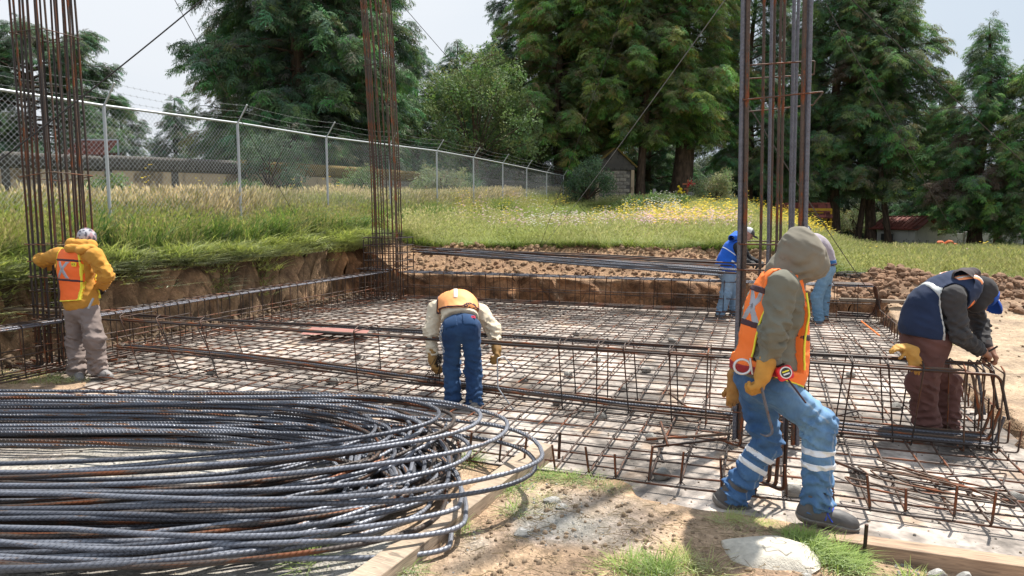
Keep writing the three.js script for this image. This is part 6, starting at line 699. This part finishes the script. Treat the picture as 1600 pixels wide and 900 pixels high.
  put('cuff', cap(along(J.elR, J.wrR, .8), along(J.elR, J.wrR, 1.06), .051, .047), [J.wrR], .12, M.cl, mot([.03, .08, .16], .1), .007); put('cuff', cap(along(J.elL, J.wrL, .9), along(J.elL, J.wrL, 1.02), .051, .049), [J.wrL], .12, M.cl, mot([.04, .03, .03], .1), .007);
  one('pincers', mergeGeometries([tube([at(1536, 553, 5.62), at(1549, 547, 5.6), at(1559, 541, 5.58)], .0075, 6), tube([at(1535, 556, 5.66), at(1530, 566, 5.66)], .006, 6)]), M.wire, 'black pincers in the hands of the worker with the blue cap', 'pincers');
  // gloves tucked in the back pocket
  const gp0 = at(1418, 545, 5.6), kk = hand(gp0, camV(-.8, -.2, .15), camV(.1, .3, -.9), [.4, .5, .5, .6], { fat: 1.25, size: .95 }), k2 = hand(at(1424, 552, 5.55), camV(.2, -.3, -.9), camV(.2, .7), [.4, .3, .3, .4], { fat: 1.3 }); one('glove', (() => { const [lo, hi] = box3([...kk.pts, ...k2.pts], .06), g = net(folds(su(.02, kk.f, k2.f, cap(at(1414, 546, 5.6), at(1430, 548, 5.56), .045, .035)), .006, 20, 3), lo, hi, .0065); return paint(g, mot([.46, .24, .05], .3, 14)); })(), M.leather, 'mustard work gloves stuck in the back pocket of the worker with the blue cap', 'gloves');
}
{ // 5 - the worker in the blue jacket behind the column
  const J = { pel: at(1136, 425, 12.75), mid: at(1136, 410, 12.75), chest: at(1146, 390, 12.75), neck: at(1160, 373, 12.75), right: camV(.28, -.96), shR: at(1153, 386, 12.55), elR: at(1163, 408, 12.45), wrR: at(1176, 412, 12.5), shL: at(1158, 384, 12.95), elL: at(1170, 404, 12.95), wrL: at(1184, 409, 12.8), knR: at(1134, 459, 12.68), anR: at(1126, 489, 12.7), toeR: at(1137, 494, 12.62), knL: at(1147, 458, 12.85), anL: at(1148, 489, 12.85), toeL: at(1158, 493, 12.8) };
  const K = figure('worker', 'worker in a bright blue padded vest and cap behind the nearest column', J, { h: .016, seed: 23, body: { cw: .20, ch: .24, cd: .16, bw: .18, bd: .165, sh: .075 }, arm: [.075, .06, .048], leg: [.118, .098, .09], hipw: .02, hipd: .03, hem: .02, pf: .015, pantsC: (K, J) => denim([.17, .27, .40], [.40, .50, .60], [[J.pel, .3, .4]]), jacketC: () => mot([.02, .02, .022], .2), bootC: mot([.22, .15, .09], .4, 12) });
  const { Pu, Pf, Pr, Cu, Cr, Cf, put } = K, B = [J.pel, J.chest, J.neck, J.shR, J.shL], ch = J.chest, u_ = pl(ch, Cu), r_ = pl(ch, Cr), f_ = pl(ch, Cf), T = folds(su(.07, K.torso, ell(J.pel.clone().addScaledVector(Pu, .06), Pr, Pu, Pf, .19, .18, .18)), .009, 8, 61), clip = cut(pl(J.pel.clone().addScaledVector(Pu, -.0), Pu.clone().negate()), neg(cap(J.shR.clone().addScaledVector(Cr, .02), J.elR, .095, .09)), neg(cap(J.shL.clone().addScaledVector(Cr, -.02), J.elL, .095, .09)), (x, y, z) => u_(x, y, z) - .25);
  put('vest', cut(grow(T, .02), clip), B, .28, M.cl, mot([.012, .11, .55], .15, 7), .013); stripe(K, 'reflective_band', T, .024, ch.clone().addScaledVector(Cu, -.085), Cu, .010, [clip, f_], B, .28, M.reflect, .0095); stripe(K, 'shoulder_patch', T, .024, ch.clone().addScaledVector(Cu, .175), Cu, .03, [clip, grow(f_, -.06)], B, .28, M.reflect, .011); stripe(K, 'reflective_band', T, .024, ch.clone().addScaledVector(Cu, -.20).addScaledVector(Cf, .05), Cu, .02, [clip, neg(f_)], B, .28, M.reflect, .011);
  put('collar', folds(su(.03, cap(at(1143, 372, 12.6), at(1151, 366, 12.8), .06, .065), cap(at(1150, 371, 12.6), at(1160, 372, 12.75), .05, .07)), .008, 14, 5), [at(1143, 372, 12.7), at(1160, 370, 12.7)], .14, M.cl, mot([.012, .10, .5], .15, 7), .012);
  const hc = at(1168, 366, 12.75), hf = dirOf(new V3(), camV(.8, -.1, -.5)), hr = camV(.12, -.98).addScaledVector(hf, -camV(.12, -.98).dot(hf)).normalize(), hu = new V3().crossVectors(hr, hf), H = headF(hc, hr, hu, hf, 1); put('head', H.f, [hc], .21, M.skinM, mot([.36, .19, .14], .08), .009); for (const e of H.eyes) part('eye', rel(new THREE.SphereGeometry(.012, 10, 8).translate(e.x, e.y, e.z), K.t), mat([.12, .08, .06], .3), K.t);
  put('cap', cut(grow(ell(hc.clone().addScaledVector(hu, .035), hr, hu, hf, .08, .09, .102), .01), neg(pl(hc.clone().addScaledVector(hu, .025), hu))), [hc], .2, M.cl, (x, y, z) => pl(hc.clone().addScaledVector(hf, .02), hf)(x, y, z) > 0 ? [.06, .06, .06] : [.55, .56, .57], .009); put('cap_visor', cut(ell(hc.clone().addScaledVector(hu, .032).addScaledVector(hf, .12), hr, hu, hf, .075, .012, .085), neg(pl(hc.clone().addScaledVector(hf, .08), hf))), [hc.clone().addScaledVector(hf, .13)], .14, M.cl, mot([.07, .07, .07], .1), .007);
  for (const [wr, el, l] of [[J.wrR, J.elR, false], [J.wrL, J.elL, true]]) { const d = dirOf(el, wr), k = hand(wr, d, camV(.2, .3, -.9), [.8, .9, .9, 1], { left: l, fat: 1.3 }); put('glove', k.f, k.pts, .06, M.leather, mot([.03, .03, .03], .2), .008); }
}
{ // 6 - the worker in light jeans bending beyond the hooded one
  const J = { pel: at(1292, 420, 12.05), mid: at(1291, 402, 12.05), chest: at(1281, 382, 12.05), neck: at(1269, 370, 12.05), right: camV(.35, .93), shR: at(1277, 382, 12.25), elR: at(1261, 402, 12.2), wrR: at(1245, 406, 12.1), shL: at(1273, 380, 11.85), elL: at(1259, 404, 11.8), wrL: at(1244, 408, 11.9), knR: at(1288, 462, 12.12), anR: at(1286, 497, 12.1), toeR: at(1275, 502, 12.2), knL: at(1276, 464, 11.98), anL: at(1279, 500, 11.95), toeL: at(1267, 505, 11.92) };
  const K = figure('worker', 'worker in light jeans and grey shirt bending behind the hooded worker', J, { h: .016, seed: 29, body: { cw: .20, ch: .24, cd: .14, bw: .17, bd: .14, sh: .075 }, arm: [.075, .06, .045], leg: [.112, .092, .085], hipw: .02, hipd: .02, hem: .12, waist: .10, pf: .015, pantsC: (K, J) => denim([.09, .19, .30], [.30, .42, .52], [[J.pel, .3, .5]]), jacketC: () => mot([.34, .30, .34], .15), bootC: mot([.28, .20, .13], .4, 12) });
  const { Pu, Cr, put } = K; stripe(K, 'undershirt', su(.05, K.torso, K.pants), .004, J.pel.clone().addScaledVector(Pu, .12), Pu, .035, [], [J.pel], .28, mat([.02, .10, .26], .9), .012); stripe(K, 'belt', su(.05, K.torso, K.pants), .012, J.pel.clone().addScaledVector(Pu, .08), Pu, .016, [], [J.pel], .28, M.darkBand, .011);
  const hc = at(1259, 364, 12.05), hf = dirOf(new V3(), camV(-.75, .1, -.6)), hr = Cr.clone().addScaledVector(hf, -Cr.dot(hf)).normalize(), hu = new V3().crossVectors(hr, hf), H = headF(hc, hr, hu, hf, 1); put('head', H.f, [hc], .21, M.skinM, mot([.34, .17, .12], .08), .009); for (const e of H.eyes) part('eye', rel(new THREE.SphereGeometry(.012, 10, 8).translate(e.x, e.y, e.z), K.t), mat([.12, .08, .06], .3), K.t);
  put('cap', cut(grow(ell(hc.clone().addScaledVector(hu, .035), hr, hu, hf, .082, .095, .104), .012), neg(pl(hc.clone().addScaledVector(hu, .0), hu))), [hc], .2, M.cl, (x, y, z) => vnoise(x * 16, y * 16, z * 16) > 0 ? [.05, .05, .06] : [.5, .52, .55], .009);
  for (const [wr, el, l] of [[J.wrR, J.elR, false], [J.wrL, J.elL, true]]) { const d = dirOf(el, wr), k = hand(wr, d, camV(-.2, .3, -.9), [.8, .9, .9, 1], { left: l, fat: 1.2 }); put('hand', k.f, k.pts, .06, M.skinM, mot([.34, .17, .12], .1), .008); }
}
renderer.render(scene, camera);
